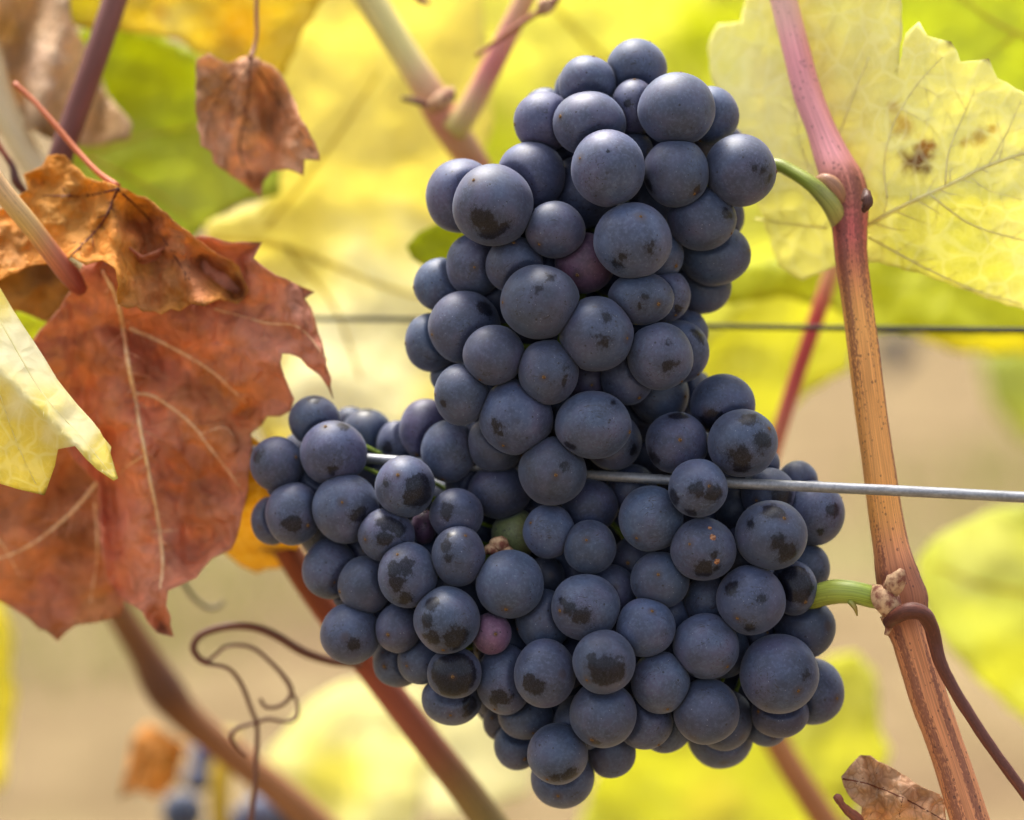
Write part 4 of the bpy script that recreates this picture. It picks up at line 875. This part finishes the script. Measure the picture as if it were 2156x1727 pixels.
def build_bunch(root, items, seed=1, detail=True, which=None):
    rr = random.Random(seed)
    sc = np.array([[i['x'], i['y'], i['z'], i['r']] for i in items])
    for idx, it in enumerate(items):
        if which is not None and it['b'] != which: continue
        o = it['o']; dz = it['z'] * PX; ks = (D + dz) / D
        cen = at(it['x'], it['y'], dz)
        r = it['r']
        # camera-aligned ellipsoid, a little irregular
        sx, sy = it['rx'], it['ry']; sz = (sx + sy) / 2 * rr.uniform(.98, 1.04)
        V = UVS * np.array([sx, sy, sz])
        # blossom-end direction
        s2 = o.get('scar')
        if s2 is None:
            s2 = (rr.uniform(-.9, .9), rr.uniform(-.3, .95)); show = rr.random() < 0.45
            l = math.hypot(*s2)
            if l > .95: s2 = (s2[0] / l * .95, s2[1] / l * .95)
        else: show = True
        sd = np.array([s2[0], -s2[1], math.sqrt(max(0.0, 1 - s2[0] ** 2 - s2[1] ** 2))]); sd /= np.linalg.norm(sd)
        sr = rr.uniform(0, 50)
        nzv = np.array([mnoise.noise(Vector(u) * 1.1 + Vector((sr, 0, 0))) for u in UVS])
        V = V * (1 + 0.034 * nzv)[:, None]
        # flats where neighbours press
        me_p = np.array([it['x'], -it['y'], -it['z']])
        for j in range(len(items)):
            if j == idx: continue
            q = np.array([sc[j, 0], -sc[j, 1], -sc[j, 2]]) - me_p; d = np.linalg.norm(q); rs = r + sc[j, 3]
            if d < rs * 1.02 and d > 1e-3:
                n = q / d; t = (d * d + r * r - sc[j, 3] ** 2) / (2 * d)
                ov = max(0.0, rs - d)                       # the berry nearer the light keeps its round, the one behind gives way
                t += -0.5 * ov * n[2] * 0.85
                t = max(t, r * 0.5) * 0.996
                s = V @ n; k = 0.022 * r
                x = (s - t) / k
                ns = t - k * np.log1p(np.exp(np.clip(-x, -40, 40))) + 0  # smooth minimum of s and t
                far = x < -6
                ns[far] = s[far]
                V = V + (ns - s)[:, None] * n[None, :]
        W = (V * (PX * ks)) @ CR.T
        me = bpy.data.meshes.new('grape'); me.from_pydata([tuple(v) for v in W], [], UFS)
        me.polygons.foreach_set('use_smooth', [True] * len(UFS)); me.materials.append(M['grape'])
        g = bpy.data.objects.new('grape', me); COL.objects.link(g)
        g.parent = root; g.location = cen - ORG[root]; ORG[g] = cen
        sdw = CR @ sd
        g['scar'] = [float(v) for v in sdw]
        g['tint'] = list(o.get('tint', (1.0, 1.0, 1.0)))
        if 'tint' not in o:
            v = rr.uniform(.9, 1.1); h = rr.uniform(-.05, .07); g['tint'] = [v * (1 + h), v, v * (1 + h * .3)]
        g['wear'] = float(o.get('wear', rr.choice([-.12, -.08, -.05, -.02, 0.0])))
        ps = o.get('patch', [])
        for k in range(4):
            if k < len(ps):
                a, b, s = ps[k]; zz = math.sqrt(max(0.0, 1 - a * a - b * b)); v = np.array([a, -b, zz]); v /= np.linalg.norm(v)
                v = CR @ v * s
            else: v = np.array([0.0, 0.0, 0.001])
            g['patch_%d' % k] = [float(q) for q in v]
        if o.get('tint', (1, 1, 1))[0] > 1.6:
            g['label'] = 'unripe pale green grape' if o['tint'][1] > 2 else 'unripe pinkish purple grape'
        if show and detail:
            # sit on the actual skin in that direction
            k = int(np.argmax(UVS @ sd)); 
            dirs = V / np.linalg.norm(V, axis=1)[:, None]
            k = int(np.argmax(dirs @ sd)); rad = np.linalg.norm(V[k])
            so_ = bpy.data.objects.new('blossom_scar', SCAR); COL.objects.link(so_)
            so_.parent = g; so_.location = Vector(sdw * rad * PX * ks)
            so_.rotation_euler = Vector(sdw).to_track_quat('Z', 'Y').to_euler(); so_.scale = (rr.uniform(.85, 1.3),) * 3
        for (a, b, s) in o.get('spots', []):
            v = np.array([a, -b, math.sqrt(1 - a * a - b * b)]); dirs = V / np.linalg.norm(V, axis=1)[:, None]
            rad = np.linalg.norm(V[int(np.argmax(dirs @ v))]); vw = Vector(CR @ v)
            k = 11; R_ = s * r * PX; pv = [(0, 0, .00012)]; pf = []
            for ring, (q, h) in enumerate(((.6, .00010), (1.0, -.00025))):
                for i in range(k):
                    an = 2 * math.pi * i / k; jj = q * R_ * rr.uniform(.8, 1.15); pv.append((jj * math.cos(an), jj * math.sin(an), h))
            for i in range(k):
                pf.append((0, 1 + i, 1 + (i + 1) % k)); pf.append((1 + i, 1 + k + i, 1 + k + (i + 1) % k, 1 + (i + 1) % k))
            bm = bpy.data.meshes.new('blemish'); bm.from_pydata(pv, [], pf); bm.materials.append(SPOT)
            bo = bpy.data.objects.new('blemish', bm); COL.objects.link(bo); bo.parent = g
            bo.location = vw * (rad * PX * ks); bo.rotation_euler = vw.to_track_quat('Z', 'Y').to_euler()

def rachis(root, spine, items, seed, mat):
    """central stalk with a pedicel to every berry"""
    gs = [tube_geo(spine, seg=12, sub=5, rough=.06)]
    R = catmull(spine, 8)
    gc = S(140, 150, 60)
    for it in items:
        tgt = np.array([it['x'], it['y'], it['z'] * PX])
        dd = np.hypot(R[:, 0] - it['x'], R[:, 1] - (it['y'] - 50)); k = int(np.argmin(dd)); b = R[k]
        mid = ((b[0] * .4 + tgt[0] * .6), (b[1] * .4 + tgt[1] * .6) - 10, max(b[2], tgt[2] + it['r'] * .9 * PX))
        gs.append(tube_geo([(b[0], b[1], b[2], 14, *gc), (*mid, 9, *gc), (tgt[0], tgt[1], tgt[2] + it['r'] * .6 * PX, 8, *gc)], seg=6, sub=3))
    g = join_geo(gs)
    o = mesh_obj('stalk', g[0], g[1], mat, root); add_attrs(o, g[2], g[3])
    return o

wing = lambda x, y: 120 * max(0.0, min(1.0, (980 - x) / 380.0)) + (25 if x > 1680 else 0)
ub = empty('grape_bunch', at(1745, 410, 18), 'upper tall bunch of dusky blue grapes hung from the green node of the cane', 'grape bunch', 'bunches of blue grapes')
lb = empty('grape_bunch', at(1850, 1255, 6), 'lower wide bunch of dusky blue grapes pierced by the bright galvanised wire', 'grape bunch', 'bunches of blue grapes')
ALL = layout(UP, LO, wing, 3, 70)
U = [i for i in ALL if i['b'] == 0]; Lw = [i for i in ALL if i['b'] == 1]
build_bunch(ub, ALL, 5, which=0); build_bunch(lb, ALL, 6, which=1)
gcol = S(150, 158, 66)
rachis(ub, P([(1480, 330, 22, 26, gcol), (1380, 320, 22, 26), (1310, 420, 21, 26), (1250, 560, 21, 24), (1190, 700, 21, 22), (1150, 860, 21, 18), (1150, 960, 20, 12)]), U, 1, M['rachis'])
rachis(lb, P([(1640, 1262, 16, 30, gcol), (1560, 1200, 20, 28), (1480, 1120, 24, 28), (1360, 1130, 26, 26), (1240, 1230, 26, 22), (1230, 1400, 25, 18), (1220, 1560, 24, 12)]), Lw, 2, M['rachis'])
# green peduncles
tube('peduncle', P([(1560, 350, 24, 26, S(134, 148, 60)), (1632, 347, 20, 28), (1670, 363, 18, 29, S(138, 152, 58)), (1706, 386, 16, 33), (1730, 408, 16, 37, S(140, 146, 76)), (1750, 432, 17, 40, S(160, 162, 86)), (1763, 460, 19.5, 38, S(176, 160, 90)), (1772, 492, 24, 30, S(176, 120, 84)), (1778, 515, 29, 18)]), M['shoot'], ub, seg=16)
tube('peduncle', P([(1640, 1290, 20, 40, S(160, 170, 62)), (1690, 1270, 12, 46), (1725, 1254, 7, 50, S(162, 172, 70)), (1760, 1246, 4, 52), (1800, 1248, 2, 48, S(150, 166, 66)), (1840, 1258, 2, 46), (1870, 1268, 5, 40, S(170, 150, 110))]), M['shoot'], lb, seg=18, rough=.05)
tube('thorn', P([(1790, 1266, 1, 14, S(150, 160, 70)), (1800, 1280, 0, 10, S(150, 130, 60)), (1805, 1297, 0, 3)]), M['shoot'], lb, seg=8)

# distant bunch at the lower left, far out of focus
db = empty('grape_bunch', at(470, 1560, 245), 'blurred distant bunch of grapes at the bottom edge below the sloping cane', 'grape bunch', 'bunches of blue grapes')
DI = [dict(x=x, y=y, rx=r, ry=r, r=r, z=((z - 90) / PX / 1000.0), o=dict(tint=t)) for (x, y, r, z, t) in
      [(385, 1710, 44, 330, (.8, .8, .8)), (350, 1630, 30, 345, (.9, .6, .7)), (418, 1640, 30, 350, (1.2, 1.2, 1.3)), (560, 1650, 36, 350, (1.3, 1.2, 1.4)), (545, 1715, 42, 345, (1.4, 1.3, 1.4)), (610, 1730, 40, 355, (.8, .7, .9)),
       (480, 1745, 44, 345, (.9, .8, .9)), (430, 1590, 28, 352, (1.5, 1.5, 1.8)), (520, 1790, 40, 350, (1, 1, 1)), (590, 1680, 34, 358, (1.3, 1.2, 1.3))]]
build_bunch(db, DI, 9, detail=False)
tube('stalk', P([(490, 1540, 250, 30, S(200, 180, 90)), (470, 1600, 246, 44, S(196, 164, 40)), (462, 1680, 244, 44), (470, 1800, 246, 34)]), M['shoot'], db, seg=10)
db2 = empty('grape_bunch', at(1890, 690, 900), 'tiny dark distant bunch seen through the gap right of the cane', 'grape bunch', 'bunches of blue grapes')
D2 = [dict(x=1890 + dx, y=745 + dy, rx=16, ry=16, r=16, z=0.9 / PX + dzz, o=dict(tint=(.6, .5, .6))) for dx, dy, dzz in ((-16, -26, 0), (12, -24, 10), (-4, -4, -8), (20, 0, 6), (-18, 4, 8), (4, 20, 0), (-8, 34, 6), (2, -40, 5))]
build_bunch(db2, D2, 10, detail=False)
tube('stalk', P([(1890, 640, 900, 10, S(150, 130, 60)), (1890, 700, 900, 9), (1890, 770, 900, 6)]), M['rachis'], db2, seg=8)

# shrivelled berries inside the lower bunch
for (x, y, r, dz) in ((1052, 1150, 20, 9), (1034, 1162, 14, 8), (1070, 1166, 12, 8.5)):
    tube('dried_berry', P([(x - r, y + 4, dz, r * .5), (x - r * .4, y - 3, dz, r * 1.5), (x + r * .4, y - 2, dz, r * 1.4), (x + r, y + 3, dz, r * .4)], S(104, 58, 44)), M['bract'], lb, seg=10, rough=.4, seed=x)
